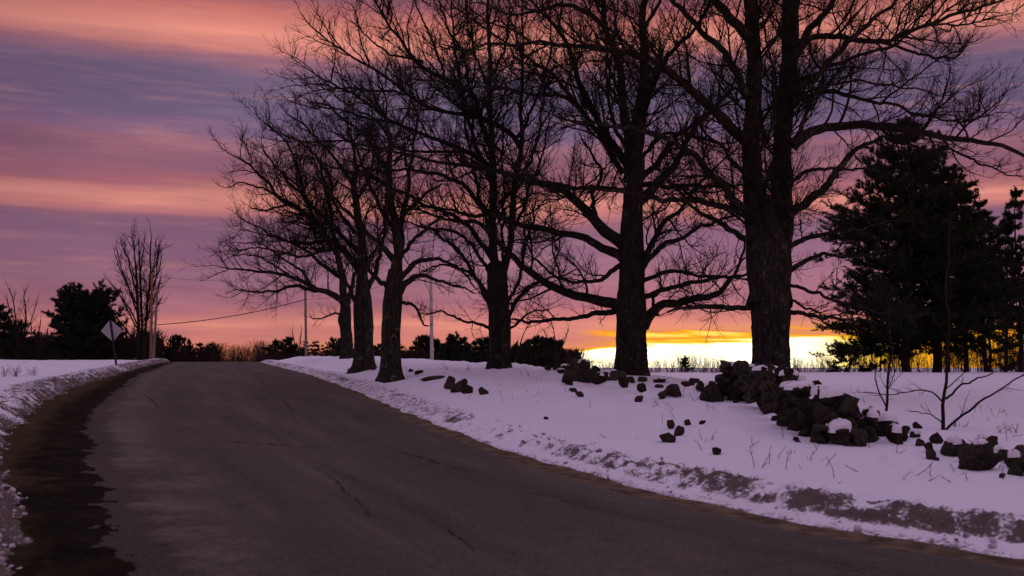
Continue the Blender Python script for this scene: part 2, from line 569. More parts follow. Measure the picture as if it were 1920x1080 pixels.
E_R = edge([(640, 730), (734, 774), (868, 831), (978, 872), (1141, 917), (1280, 952), (1443, 984), (1687, 1031), (1920, 1070), (485, 681), (560, 700)],
           [(9.0, 0.0), (7.0, 2.0), (5.3, 4.0)], [(-28.5, 110), (-58, 200), (-300, 1000), (-1800, 6000)])
E_LA = edge([(318, 681), (255, 704), (204, 742), (182, 765), (166, 800), (166, 840), (180, 880), (205, 925), (222, 970), (245, 1031), (258, 1080)],
            [(1.2, 0.0), (0.3, 1.5), (-1.2, 4.0)], [(-36, 110), (-66, 200), (-310, 1000), (-1830, 6000)])
E_LS = edge([(318, 679), (285, 685), (228, 701), (134, 730), (81, 766), (20, 823), (8, 868), (20, 917), (66, 962), (72, 1060)],
            [(0.2, 0.0), (-0.8, 1.5), (-2.0, 4.0)], [(-37.5, 110), (-67.5, 200), (-312, 1000), (-1832, 6000)])


def X(E, y):
    return np.interp(y, E[0], E[1])


def cosang(E, y):
    s = (X(E, y + 0.5) - X(E, y - 0.5))
    return 1 / np.sqrt(1 + s * s)


WALLX = (np.array([0, 6, 9, 12, 16, 20, 28, 36, 60, 80, 120, 6000.]), np.array([5.6, 4.9, 4.5, 4.25, 4.2, 4.2, 3.3, 1.6, -6.5, -12.5, -25, -25.]))
RISE = (np.array([0, 5, 12, 20, 30, 45, 70, 110.]), np.array([.10, .12, .14, .25, .42, .46, .40, .3]))


HOLLOWS = [(float(ray(u_, 700)[0]) * Y_, Y_, r_) for u_, Y_, r_ in ((1445, 24, .85), (1185, 30, .85), (937, 36, .75), (733, 32, .75), (684, 41, .75), (650, 60, .7))]


def ground(x, y, full=False):
    x = np.asarray(x, float); y = np.asarray(y, float)
    rz = road_z(y)
    dr = (x - X(E_R, y)) * cosang(E_R, y) - 0.30
    dl = (X(E_LS, y) - x) * cosang(E_LS, y)
    wob = (fbm(x * 1.3, y * 1.3, 3, 5) - 0.5)
    dr = dr + wob * 0.25
    dl = dl + wob * 0.45
    # right of the road: plough ridge, shallow trough, slope up to the wall, level field behind
    rise = np.interp(y, *RISE)
    bank = 0.11 * ss(dr, 0.05, 0.5) * (1 - ss(dr, 0.7, 1.3)) + 0.04 * ss(dr, 0, 0.15)
    strip = rz + bank + (rise - 0.05) * ss(dr, 0.5, 3.2)
    q = np.clip(y - 60, 0, None)
    field = -1.05 - np.where(q < 20, 0.001 * q * q, 0.4 + 0.04 * (np.minimum(q, 1500) - 20))
    field = field + (fbm(x * .12, y * .12, 3, 31) - 0.5) * 0.10
    w = ss(x - np.interp(y, *WALLX), 0.2, 5.0)
    right = strip * (1 - w) + field * w
    # left: ragged ridge, then a nearly level field
    lbank = 0.26 * ss(dl, 0.0, 0.6) * (1 - 0.6 * ss(dl, 0.8, 2.2))
    left = rz + lbank + 0.02 * ss(dl, 1, 4) + (fbm(x * .2, y * .2, 3, 41) - 0.5) * 0.10 * ss(dl, 0.8, 4)
    z = np.where(dr > -0.6, np.where(dr > 0, right, rz - 0.10 * ss(-dr, 0.0, 0.15)), rz - 0.10)
    z = np.where(dl > -0.3, np.where(dl > 0, left, rz - 0.10 * ss(-dl, 0.0, 0.15)), z)
    # roughness
    br = ss(dr, 0.10, 0.3) * (1 - ss(dr, 0.8, 1.4))
    bl = ss(dl, 0.0, 0.15) * (1 - ss(dl, 0.9, 2.0))
    rough = fbm(x * 6.5, y * 6.5, 4, 11, 0.62) - 0.5 + 0.55 * (np.abs(fbm(x * 9, y * 9, 3, 15, .6) - 0.5) * 2 - 0.25)
    soft = fbm(x * 0.8, y * 0.8, 3, 21) - 0.5
    z = z + rough * (0.12 * br + 0.13 * bl) + soft * 0.11 * (ss(dr, 0.8, 2.0) + ss(dl, 0.8, 2.0))
    lump = np.clip(fbm(x * 1.7, y * 1.7, 3, 61) - 0.58, 0, 1)
    z = z + lump * 0.35 * (ss(dr, 1.8, 3.0) * (1 - ss(x - np.interp(y, *WALLX), 1, 3)))
    for tx, ty, tr in HOLLOWS:
        z = z - 0.13 * np.exp(-(((x - tx) ** 2 + (y - ty) ** 2) / tr ** 2) ** 1.5) + 0.04 * np.exp(-((np.hypot(x - tx, y - ty) - tr * 1.6) / (0.4 * tr)) ** 2)
    if not full:
        return z
    patch = fbm(x * 0.55, y * 0.55, 3, 71)
    fine = fbm(x * 6.0, y * 6.0, 3, 81, 0.6)
    dirt = ss(dr, 0.08, 0.24) * (1 - ss(dr, 0.48, 0.86)) * np.clip(0.0 + 2.4 * (patch - 0.40) + 2.4 * (fine - 0.5), 0, 1) * (0.75 + 0.25 * ss(y, 30, 8))
    dirt = np.maximum(dirt, np.clip(0.55 * (1 - ss(dr, 0.0, 0.16)) * (dr > -1) * (0.3 + fine), 0, 1) * (dl < 0))
    far_sand = 0.40 * ss(y, 10, 22) * (1 - ss(dr, 0.35, 1.3)) * (dr > -1) * (dl < 0) * (0.5 + fine)
    dirt = np.maximum(dirt, far_sand)
    dl_d = (1 - ss(dl, 0.15, 2.3)) * (dl > -0.5) * np.clip(0.62 + 1.7 * (fine - 0.5) + 0.8 * (patch - 0.5) + 0.5 * (1 - ss(dl, 0, 0.45)), 0, 1)
    dirt = np.maximum(dirt, dl_d)
    return z, np.clip(dirt, 0, 1), dr, dl


_YS = np.concatenate([np.arange(4, 40, 0.03), np.arange(40, 130, 0.1)])


def hit(u, v):
    a, b = ray(u, v)
    g = ground(a * _YS, _YS)
    below = np.nonzero(b * _YS <= g)[0]
    Y = _YS[below[0]] if len(below) else 75.0
    return np.array([a * Y, Y, g[below[0]] if len(below) else ground(a * Y, Y)])


def gz(x, y):
    return float(ground(np.array([x]), np.array([y]))[0])


sc = np.arange(-0.62, 0.6201, 0.0024)
o1 = 0.62 * 1.12 ** np.arange(1, 18)
S_ = np.concatenate([-o1[::-1], sc, o1])
R_ = np.concatenate([[0.6, 1.2, 2.0, 2.8], 3.4 * 1.0040 ** np.arange(0, 873), 112 * 1.07 ** np.arange(1, 58)])
gx = (S_[None, :] * R_[:, None]).ravel()
gy = np.repeat(R_, len(S_))
gzv, gd, _, _ = ground(gx, gy, True)
gzv = np.where(gy > 5000, gzv, gzv)
I = np.arange(len(gx)).reshape(len(R_), len(S_))
F = np.stack([I[:-1, :-1], I[:-1, 1:], I[1:, 1:], I[1:, :-1]], -1).reshape(-1, 4)
tag(build('ground', np.stack([gx, gy, gzv], -1), [F], SNOW, attrs={'dirt': gd}), 'snow covered ground with dirty ploughed banks along the road', kind='structure')

# road, mud shoulder and sand edge share one dense grid, split by what covers each face
ry = np.concatenate([[0.2, 1.0, 2.0, 3.0], 3.6 * 1.006 ** np.arange(0, 560), np.arange(103, 160, 3.0)])
NL = 330
lt = np.linspace(0, 1, NL)
xl, xr = X(E_LS, ry) - 0.7, X(E_R, ry) + 0.75
rx = (xl[:, None] * (1 - lt) + xr[:, None] * lt)
RY = np.repeat(ry[:, None], NL, 1)
da = (rx - X(E_LA, RY)) * cosang(E_LA, RY)
dre = (X(E_R, RY) - rx) * cosang(E_R, RY)
# outwash fingers run across the road from the verge
lon = np.concatenate([[0], np.cumsum(np.hypot(np.diff(ry), np.diff(X(E_R, ry))))])
LON = np.repeat(lon[:, None], NL, 1)
fing = (fbm(RY * 0.55 + rx * 0.25, rx * 0.35, 5, 91, 0.66) - 0.5) * 1.6
fing = np.sign(fing) * np.abs(fing) ** 1.1 + (fbm(RY * 2.6 + rx * .9, rx * 1.1 - RY * .5, 5, 92, 0.7) - 0.5) * 0.8
mud = da - fing * (0.30 + 0.12 * ss(RY, 20, 6)) - (fbm(rx * 7, RY * 7, 4, 95, .6) - 0.5) * 0.40
mudz = 0.02 * ss(-mud, 0, 0.8) + (fbm(rx * 3, RY * 3, 4, 97) - 0.5) * 0.07 * ss(-mud, 0.0, 0.5)
rz = road_z(RY) + 0.012 * np.sin(PI * np.clip(da / np.maximum(da + dre, .1), 0, 1)) + mudz
rz += (fbm(rx * .7, RY * .7, 3, 99) - 0.5) * 0.008
sand = np.clip(ss(mud, 0.1, 0.4) * (1 - ss(mud, 0.5, 1.4)) * (0.45 + 0.9 * (fbm(RY * 2.2, rx * 0.8, 3, 101) - 0.4)), 0, 1)
sand = np.maximum(sand, np.clip(0.35 * (1 - ss(dre, 0.0, 0.35)), 0, 1))
mudwash = np.clip(1 - ss(mud, 0.02, 0.75), 0, 1) * 1.25
latv = np.clip(da / np.maximum(da + dre, .1), 0, 1)
I = np.arange(rx.size).reshape(rx.shape)
F = np.stack([I[:-1, :-1], I[:-1, 1:], I[1:, 1:], I[1:, :-1]], -1).reshape(-1, 4)
V = np.stack([rx, RY, rz], -1).reshape(-1, 3)
fm = mud.ravel()[F].mean(1)
fe = (dre + (fbm(rx * 2.5, RY * 2.5, 3, 103) - 0.5) * 0.30).ravel()[F].mean(1)
cls = np.where(fm < 0, 1, np.where(fe < 0.02, 2, 0))


def sub(name, k, mat, label, attrs=None):
    Fk = F[cls == k]
    ids, inv = np.unique(Fk, return_inverse=True)
    o = build(name, V[ids], [inv.reshape(-1, 4)], mat, attrs={a: v.ravel()[ids] for a, v in (attrs or {}).items()})
    return tag(o, label, kind='structure')


road = sub('road', 0, ASPH, 'worn grey country road climbing to a crest', {'lat': latv, 'lon': LON, 'sand': sand, 'mudwash': mudwash})
sub('dirt_shoulder', 1, MUD, 'dark muddy verge along the inside of the bend', {'dry': np.clip(ss(-mud, 0.25, 1.2), 0, 1)})
sub('sandy_edge', 2, SANDM, 'brown sand swept against the right hand snow bank')


def crack(px, w):
    p = np.array([on_road(u, v) for u, v in px])
    p = resample(np.column_stack([p, np.zeros(len(p))]), 14 * len(p))[:, :2]
    n = len(p)
    p = p + (np.stack([fbm(np.arange(n) * .35, np.full(n, 3.3), 3, 5), fbm(np.arange(n) * .35, np.full(n, 8.3), 3, 6)], -1) - 0.5) * w * 5
    T = np.gradient(p, axis=0); T /= np.linalg.norm(T, axis=1, keepdims=True) + 1e-9
    nn = np.stack([-T[:, 1], T[:, 0]], -1)
    ww = w * np.clip(3.2 * (fbm(np.arange(n) * .9, np.full(n, px[0][0] * .1), 3, 7) - 0.42), 0.04, 1.0) * np.sin(np.linspace(0.15, PI - 0.15, n)) ** 0.5
    L, R = p + nn * ww[:, None], p - nn * ww[:, None]
    P2 = np.vstack([L, R])
    z = road_z(P2[:, 1]) + 0.022
    i = np.arange(n - 1)
    build('road_crack', np.column_stack([P2, z]), [np.stack([i, i + n, i + n + 1, i + 1], -1)], TAR, road)


crack([(590, 880), (615, 895), (630, 905), (655, 930), (680, 950), (698, 978)], 0.016)
crack([(690, 845), (750, 850), (790, 860), (830, 872), (890, 890)], 0.022)
crack([(830, 990), (855, 1010), (880, 1025), (892, 1040)], 0.012)
crack([(240, 826), (300, 829), (370, 829), (450, 831), (540, 838), (640, 842)], 0.03)
crack([(295, 889), (320, 891), (350, 891), (392, 892)], 0.03)
crack([(430, 760), (470, 790), (520, 800), (560, 830), (600, 845), (680, 850)], 0.012)
crack([(330, 960), (420, 955), (500, 940), (560, 948), (640, 935)], 0.009)
crack([(900, 890), (960, 920), (1040, 935), (1130, 960), (1240, 985)], 0.010)
crack([(480, 700), (500, 730), (540, 760), (556, 800)], 0.018)
crack([(1000, 1030), (1090, 1010), (1160, 1020), (1240, 1050)], 0.007)
crack([(265, 1020), (300, 1022), (340, 1024)], 0.02)
crack([(270, 740), (285, 752), (300, 768)], 0.03)


# ------------------------------------------------------------------ the old maples, traced limb by limb
def trace(limb, Y0, dYend, K=36, pre=True, wig=0.03):
    """limb: (u, v, width px) points; the depth runs off to Y0 + dYend at the tip"""
    q = np.array(limb, float)
    if pre and len(q) > 1:
        dirv = q[0, :2] - q[1, :2]
        dirv /= np.linalg.norm(dirv) + 1e-9
        q = np.vstack([[*(q[0, :2] + dirv * 9), q[0, 2] * 1.25], q])
    L = np.concatenate([[0], np.cumsum(np.linalg.norm(np.diff(q[:, :2], axis=0), axis=1))])
    t = L / L[-1]
    Yk = Y0 + dYend * t
    P = at(q[:, 0], q[:, 1], Yk)
    r = q[:, 2] * 0.46 * Yk / FPX
    out = resample(np.column_stack([P, r]), K)
    seg = np.linalg.norm(out[-1, :3] - out[0, :3])
    n = rng.normal(size=(K, 3)).cumsum(0)
    n -= np.linspace(0, 1, K)[:, None] * n[-1]
    kk = np.stack([fbm(np.arange(K) * .33, np.full(K, float(rng.uniform(0, 99))), 3, 13 + q_) for q_ in range(3)], -1) - 0.5
    kk *= (np.clip(np.arange(K) / 4, 0, 1) * np.clip((K - 1 - np.arange(K)) / 4, 0, 1))[:, None]
    out[:, :3] += kk * min(0.22, 0.036 * seg + 0.045)
    out[:, :3] += n * wig * min(seg, 4) / 4 * (np.linspace(0, 1, K)[:, None] ** 0.5) * 0.5
    return out[:, :3], np.maximum(out[:, 3], 0.004)


def trunk_mesh(axis, Y0, base, mat, parent, seed, S=64, K=130, flare=0.38):
    """axis: (u, v, width) from the base up; base = ground point"""
    q = np.array(axis, float)
    P = at(q[:, 0], q[:, 1], np.full(len(q), Y0))
    P[0] = base
    r = q[:, 2] * 0.5 * Y0 / FPX
    P = np.vstack([[P[0, 0], P[0, 1], P[0, 2] - 0.45], P]); r = np.concatenate([[r[0]], r])
    o = resample(np.column_stack([P, r]), K)
    C, rr = o[:, :3], o[:, 3]
    th = np.arange(S) * 2 * PI / S
    h = C[:, 2] - base[2]
    lobes = 0.5 + 0.5 * np.cos(th[None, :] * 5 + seed + 0.8 * np.sin(th[None, :] * 2 + seed))
    fl = 1 + flare * np.exp(-np.clip(h, 0, 9) / 0.28)[:, None] * (0.35 + 0.9 * lobes)
    cx, cy = np.cos(th), np.sin(th)
    nA = fbm(cx[None] * 5.5 + seed, cy[None] * 5.5 + h[:, None] * 0.35, 3, seed) - 0.5          # furrows run up the stem
    nB = fbm(cx[None] * 1.6 + 9, cy[None] * 1.6 + h[:, None] * 1.3, 3, seed + 3) - 0.5          # burls
    nC = fbm(cx[None] * 9 + 3 + h[:, None] * 2.0, cy[None] * 9 + h[:, None] * 5, 2, seed + 5) - 0.5
    rad = rr[:, None] * fl * 0.97 * (1 + 0.24 * nA + 0.22 * nB + 0.09 * nC)
    V = np.stack([C[:, 0, None] + rad * cx, C[:, 1, None] + rad * cy, np.repeat(C[:, 2, None], S, 1)], -1).reshape(-1, 3)
    idx = np.arange(K * S).reshape(K, S)
    a, c = idx[:-1], idx[1:]
    F = np.stack([a, np.roll(a, -1, 1), np.roll(c, -1, 1), c], -1).reshape(-1, 4)
    top = len(V)
    V = np.vstack([V, C[-1] + [0, 0, rr[-1] * 0.5]])
    cap = np.stack([idx[-1], np.roll(idx[-1], -1), np.full(S, top)], -1)
    return build('trunk', V - np.asarray(base), [F, cap], mat, parent)


def maple(u, v, Y0, axis, limbs, label, mat=BARK, seed=1, dens=1.0, depth=0.5, l1=(0.45, 2.7), name='maple_tree', group='old bare roadside maples', up1=0.05):
    x0, _ = ray(u, v)
    b = np.array([x0 * Y0, Y0, 0.0])
    b[2] = gz(b[0], b[1])
    root = empty(name, b, label, 'tree', group)
    trunk_mesh(axis, Y0, b, mat, root, seed, flare=0.38 if mat is BARK else 0.75)
    LP, LR = [], []
    for k, lm in enumerate(limbs):
        pts = lm['p'] if isinstance(lm, dict) else lm
        ln = sum(math.hypot(pts[i + 1][0] - pts[i][0], pts[i + 1][1] - pts[i][1]) for i in range(len(pts) - 1)) * Y0 / FPX
        dY = lm.get('d') if isinstance(lm, dict) else None
        if dY is None:
            dY = rng.uniform(-1, 1) * depth * ln
        P, R = trace(pts, Y0, dY)
        LP.append(P); LR.append(R)
        Vt, Ft = tubes(P[None], R[None] * (1 + 0.10 * (rng.random((1, len(R))) - .5)), 9)
        build('limb', Vt - b, [Ft], mat, root)
    LP, LR = np.array(LP), np.array(LR)
    M = Mesh()
    s = 1.0 / dens
    P1, R1 = grow(LP, LR, 0.25 * s, l1[0], l1[1], 0.46, (28, 68), 10, 0.012, 0.006, f0=0.12, up=up1, wig=0.19, tk=0.5)
    M.tubes(P1, R1, 5)
    P2, R2 = grow(P1, R1, 0.118 * s, 0.25, 1.15, 0.55, (28, 62), 6, 0.007, 0.0042, f0=0.08, up=0.07, wig=0.16)
    M.tubes(P2, R2, 4)
    P3, R3 = grow(P2, R2, 0.10 * s, 0.10, 0.42, 0.50, (25, 60), 4, 0.005, 0.0033, f0=0.1, up=0.08, wig=0.18)
    M.tubes(P3, R3, 3)
    M.V = [vv - b for vv in M.V]
    M.done('crown', TWIG, root)
    return root


A = [  # stems of the fork, then limbs
    [(1432, 560, 58), (1426, 500, 56), (1422, 450, 52), (1418, 400, 47), (1413, 300, 39), (1411, 200, 35), (1410, 94, 31), (1404, 0, 29), (1396, -110, 22), (1400, -230, 12)],
    [(1456, 560, 58), (1460, 500, 55), (1462, 450, 52), (1463, 400, 47), (1465, 300, 40), (1468, 225, 37), (1474, 112, 36), (1478, 0, 35), (1486, -120, 26), (1480, -260, 12)],
    {'p': [(1492, 268, 24), (1526, 245, 20), (1560, 237, 18), (1631, 234, 17), (1706, 240, 14), (1762, 251, 12), (1815, 264, 11), (1875, 268, 9), (1925, 287, 7), (1980, 300, 4)], 'd': -1.0},
    [(1485, 398, 20), (1519, 375, 17), (1556, 341, 15), (1590, 300, 12), (1620, 275, 9), (1655, 254, 6)],
    [(1492, 165, 15), (1537, 131, 13), (1582, 82, 11), (1624, 45, 9), (1669, 15, 7), (1710, -30, 5), (1760, -60, 3)],
    [(1496, 98, 17), (1519, 72, 14), (1560, 67, 12), (1612, 79, 11), (1661, 81, 10), (1687, 67, 9), (1744, 45, 8), (1800, 24, 7), (1856, 7, 5), (1925, -22, 3)],
    [(1661, 81, 7), (1714, 99, 6), (1785, 112, 5), (1806, 94, 3)],
    [(1496, 150, 11), (1556, 124, 9), (1624, 97, 7), (1680, 82, 6), (1733, 49, 5), (1800, 48, 4), (1870, 30, 3)],
    [(1492, 187, 12), (1537, 172, 10), (1575, 172, 9), (1631, 191, 7), (1687, 199, 6), (1725, 217, 5), (1790, 225, 4), (1860, 215, 3)],
    [(1500, 82, 17), (1530, 45, 14), (1560, 7, 12), (1585, -60, 9), (1620, -120, 5)],
    [(1500, 250, 10), (1512, 200, 8), (1540, 170, 6), (1600, 150, 5), (1680, 165, 4), (1760, 180, 3)],
    [(1764, 252, 6), (1790, 285, 5), (1830, 302, 5), (1860, 310, 4), (1890, 325, 3), (1925, 332, 2)],
    {'p': [(1398, 264, 25), (1350, 221, 22), (1324, 195, 20), (1275, 154, 17), (1237, 127, 15), (1190, 104, 12), (1146, 90, 10), (1085, 87, 9), (986, 83, 7), (927, 79, 6), (880, 95, 4)], 'd': -2.5},
    [(1398, 175, 17), (1365, 105, 14), (1324, 60, 12), (1286, 22, 11), (1264, 0, 9), (1230, -40, 6), (1190, -70, 4)],
    [(1400, 66, 22), (1357, 22, 19), (1335, -8, 16), (1300, -80, 10), (1280, -160, 5)],
    [(1395, 390, 19), (1350, 349, 16), (1305, 300, 13), (1264, 270, 11), (1200, 248, 9), (1130, 240, 7), (1060, 225, 4)],
    [(1395, 404, 14), (1350, 386, 13), (1294, 375, 11), (1230, 371, 10), (1160, 360, 7), (1090, 352, 4)],
    [(1398, 448, 13), (1357, 424, 11), (1324, 405, 9), (1301, 390, 7), (1260, 350, 5), (1230, 310, 3)],
    [(1408, 578, 12), (1370, 578, 11), (1324, 576, 10), (1280, 578, 7), (1250, 586, 4)],
    [(1481, 461, 12), (1526, 442, 10), (1560, 435, 8), (1610, 430, 6), (1660, 415, 4), (1710, 415, 3)],
    [(1485, 506, 11), (1519, 484, 9), (1556, 476, 7), (1610, 480, 5), (1660, 470, 3)],
    [(1483, 536, 8), (1519, 544, 7), (1560, 559, 6), (1605, 570, 5), (1650, 588, 3)],
    [(1481, 585, 10), (1522, 594, 8), (1575, 600, 6), (1620, 602, 4), (1660, 596, 3)],
    [(1481, 562, 6), (1511, 577, 5), (1552, 592, 4), (1590, 585, 3)],
    [(1484, 340, 10), (1520, 318, 8), (1570, 315, 6), (1620, 316, 4)],
    [(1400, 330, 10), (1370, 300, 8), (1350, 270, 7), (1320, 245, 5), (1290, 190, 3)],
    [(1412, 300, 9), (1440, 250, 8), (1450, 180, 7), (1440, 100, 5), (1430, 30, 3)],
    [(1480, 40, 12), (1510, -20, 9), (1530, -90, 6), (1560, -150, 3)],
    [(1404, 20, 12), (1440, -50, 9), (1450, -130, 6), (1430, -200, 3)],
]
maple(1445, 700, 24.0, [(1445, 700, 74), (1445, 640, 71), (1444, 560, 74), (1443, 500, 78), (1442, 465, 70), (1441, 430, 48), (1440, 395, 26), (1440, 365, 10)], A,
      'largest bare maple, thick trunk rising right behind the tall end of the stone wall', seed=3, dens=1.02)

B = [
    [(1184, 420, 34), (1190, 330, 33), (1190, 262, 31), (1202, 175, 25), (1203, 117, 19), (1204, 0, 13), (1208, -120, 8), (1200, -220, 4)],
    [(1180, 330, 24), (1178, 254, 20), (1170, 190, 18), (1158, 117, 15), (1140, 58, 13), (1129, 0, 11), (1110, -90, 7), (1100, -170, 3)],
    [(1196, 290, 20), (1202, 222, 17), (1216, 175, 15), (1234, 137, 12), (1254, 102, 10), (1289, 64, 8), (1330, 10, 5), (1360, -60, 3)],
    [(1160, 572, 26), (1149, 568, 24), (1102, 557, 20), (1056, 542, 17), (1015, 522, 15), (968, 484, 13), (936, 452, 11), (898, 417, 9), (840, 411, 6), (790, 395, 4)],
    [(1160, 582, 14), (1131, 587, 12), (1088, 595, 9), (1044, 600, 8), (986, 602, 6), (960, 598, 4)],
    [(1160, 478, 21), (1131, 463, 18), (1091, 446, 15), (1044, 433, 13), (980, 420, 11), (942, 408, 9), (869, 399, 7), (810, 385, 4)],
    [(1168, 456, 27), (1131, 428, 23), (1102, 396, 20), (1073, 370, 17), (1044, 350, 14), (986, 332, 12), (927, 320, 10), (840, 306, 7), (750, 288, 5), (660, 278, 3)],
    [(1168, 357, 12), (1117, 352, 10), (1059, 347, 8), (1000, 330, 6), (950, 300, 4)],
    [(1178, 310, 18), (1132, 242, 15), (1102, 190, 13), (1091, 152, 11), (1073, 99, 9), (1050, 58, 8), (1015, 23, 6), (980, -15, 4), (930, -60, 3)],
    [(1164, 318, 13), (1120, 251, 11), (1085, 198, 10), (1059, 172, 9), (1032, 140, 7), (992, 114, 6), (957, 87, 5), (900, 50, 4), (850, 10, 3)],
    [(1062, 182, 8), (1015, 178, 7), (957, 169, 6), (900, 165, 5), (840, 158, 4), (780, 150, 3)],
    [(1134, 52, 12), (1090, 15, 10), (1040, 12, 8), (1000, 20, 6), (950, 18, 4), (900, 5, 3)],
    [(1210, 604, 24), (1222, 587, 20), (1248, 571, 18), (1292, 562, 16), (1336, 554, 13), (1365, 530, 10), (1380, 504, 7), (1390, 470, 5), (1400, 440, 3)],
    [(1207, 557, 12), (1256, 540, 10), (1312, 527, 8), (1361, 521, 7), (1420, 508, 5), (1470, 500, 3)],
    [(1207, 527, 10), (1260, 508, 8), (1306, 517, 6), (1365, 519, 5), (1420, 530, 3)],
    [(1204, 503, 13), (1234, 466, 11), (1277, 446, 9), (1336, 417, 7), (1394, 399, 5), (1440, 380, 3)],
    [(1202, 490, 14), (1231, 446, 12), (1248, 417, 10), (1277, 393, 8), (1318, 338, 6), (1350, 306, 4), (1380, 280, 3)],
    [(1198, 380, 23), (1219, 358, 20), (1248, 329, 17), (1274, 300, 14), (1289, 262, 12), (1324, 219, 10), (1359, 175, 7), (1390, 130, 4)],
    [(1198, 340, 15), (1231, 306, 12), (1254, 271, 10), (1295, 233, 8), (1340, 205, 6), (1400, 180, 3)],
    [(1198, 347, 12), (1248, 350, 10), (1306, 352, 8), (1365, 352, 6), (1420, 345, 4)],
    [(1200, 300, 9), (1240, 255, 7), (1290, 250, 6), (1340, 268, 5), (1390, 265, 3)],
    [(1160, 500, 11), (1130, 520, 9), (1090, 530, 7), (1050, 520, 6), (1010, 490, 4), (985, 450, 3)],
    [(1120, 410, 10), (1110, 370, 8), (1125, 330, 7), (1110, 290, 5), (1090, 260, 3)],
    [(1230, 582, 8), (1225, 560, 6), (1240, 540, 4), (1235, 500, 3)],
    [(1204, 60, 9), (1235, 0, 7), (1250, -60, 5), (1260, -120, 3)],
    [(1190, 250, 8), (1165, 200, 7), (1140, 150, 6), (1140, 90, 5), (1100, 40, 3)],
    [(1175, 280, 9), (1150, 235, 8), (1135, 160, 6), (1150, 60, 5), (1160, 0, 3)],
]
maple(1185, 706, 30.0, [(1185, 706, 62), (1184, 650, 58), (1184, 600, 58), (1184, 570, 57), (1184, 530, 49), (1185, 450, 45), (1186, 400, 40), (1188, 350, 36)], B,
      'wide spreading bare maple with low sweeping limbs beside the low stone heap', seed=11, dens=0.94)

C = [
    [(929, 500, 20), (925, 475, 19), (922, 387, 17), (922, 300, 15), (921, 262, 13), (919, 175, 10), (919, 87, 8), (917, 0, 6), (915, -90, 4)],
    [(940, 530, 18), (945, 504, 16), (957, 446, 14), (962, 358, 12), (971, 300, 11), (974, 248, 10), (970, 204, 8), (977, 117, 6), (978, 40, 4), (985, -40, 3)],
    [(918, 575, 10), (890, 515, 9), (860, 470, 7), (825, 440, 6), (790, 420, 4)],
    [(920, 480, 12), (890, 435, 10), (850, 400, 8), (790, 380, 7), (735, 352, 5), (690, 330, 3)],
    [(920, 405, 11), (880, 360, 9), (840, 332, 8), (760, 318, 6), (700, 318, 4), (650, 300, 3)],
    [(921, 335, 10), (892, 272, 9), (872, 200, 7), (852, 100, 5), (842, 10, 4), (838, -50, 3)],
    [(920, 275, 12), (898, 215, 11), (881, 172, 10), (832, 143, 9), (785, 114, 8), (744, 64, 6), (715, 26, 5), (695, -20, 3)],
    [(972, 270, 12), (955, 248, 11), (920, 230, 10), (875, 216, 9), (802, 201, 8), (767, 175, 7), (727, 143, 6), (680, 117, 5), (639, 87, 4), (598, 55, 3), (563, 23, 2)],
    [(920, 315, 12), (907, 303, 11), (861, 280, 10), (802, 260, 8), (756, 239, 8), (727, 227, 7), (709, 210, 6), (668, 181, 5), (610, 149, 4), (569, 125, 2)],
    [(727, 227, 6), (690, 222, 5), (640, 205, 4), (590, 200, 3), (545, 190, 2)],
    [(858, 285, 6), (820, 285, 6), (760, 282, 5), (700, 275, 4), (640, 265, 4), (570, 268, 3), (535, 255, 2)],
    [(785, 114, 6), (760, 110, 5), (715, 92, 4), (680, 60, 3), (660, 10, 2)],
    [(767, 175, 5), (718, 172, 5), (660, 165, 4), (600, 158, 3), (550, 160, 2)],
    [(919, 620, 8), (900, 608, 6), (868, 600, 5), (835, 585, 4), (800, 590, 3)],
    [(920, 560, 8), (895, 525, 7), (855, 500, 6), (820, 498, 4), (790, 510, 3)],
    [(955, 590, 9), (975, 555, 8), (1010, 530, 6), (1050, 520, 4), (1080, 505, 3)],
    [(955, 560, 8), (975, 520, 7), (985, 470, 6), (1000, 420, 5), (1005, 370, 3)],
    [(958, 440, 8), (980, 390, 7), (1000, 330, 6), (1020, 280, 4), (1030, 220, 3)],
    [(962, 358, 7), (990, 310, 6), (1010, 250, 5), (1020, 180, 4), (1040, 120, 3)],
    [(974, 250, 7), (998, 210, 6), (1020, 150, 5), (1035, 80, 4), (1030, 10, 3)],
    [(925, 450, 8), (900, 380, 7), (885, 310, 6), (870, 250, 5), (860, 170, 4), (855, 110, 3)],
    [(945, 500, 7), (940, 430, 6), (944, 360, 5), (940, 290, 4), (945, 220, 3)],
    [(919, 175, 6), (895, 110, 5), (880, 50, 4), (875, -20, 3)],
    [(919, 150, 5), (945, 90, 5), (955, 30, 4), (960, -30, 3)],
    [(922, 520, 8), (885, 460, 7), (845, 430, 6), (800, 425, 5), (760, 415, 3)],
    [(881, 172, 7), (872, 110, 6), (840, 50, 5), (820, -10, 3)],
    [(832, 143, 6), (815, 90, 5), (790, 40, 4), (775, -10, 3)],
    [(950, 620, 6), (975, 605, 5), (990, 590, 4), (1030, 580, 3)],
]
maple(937, 693, 36.0, [(937, 693, 44), (937, 650, 41), (937, 600, 41), (934, 560, 41), (933, 530, 40), (932, 495, 38)], C,
      'bare maple whose trunk splits into many upright stems, third trunk from the big one', seed=17, dens=0.88)

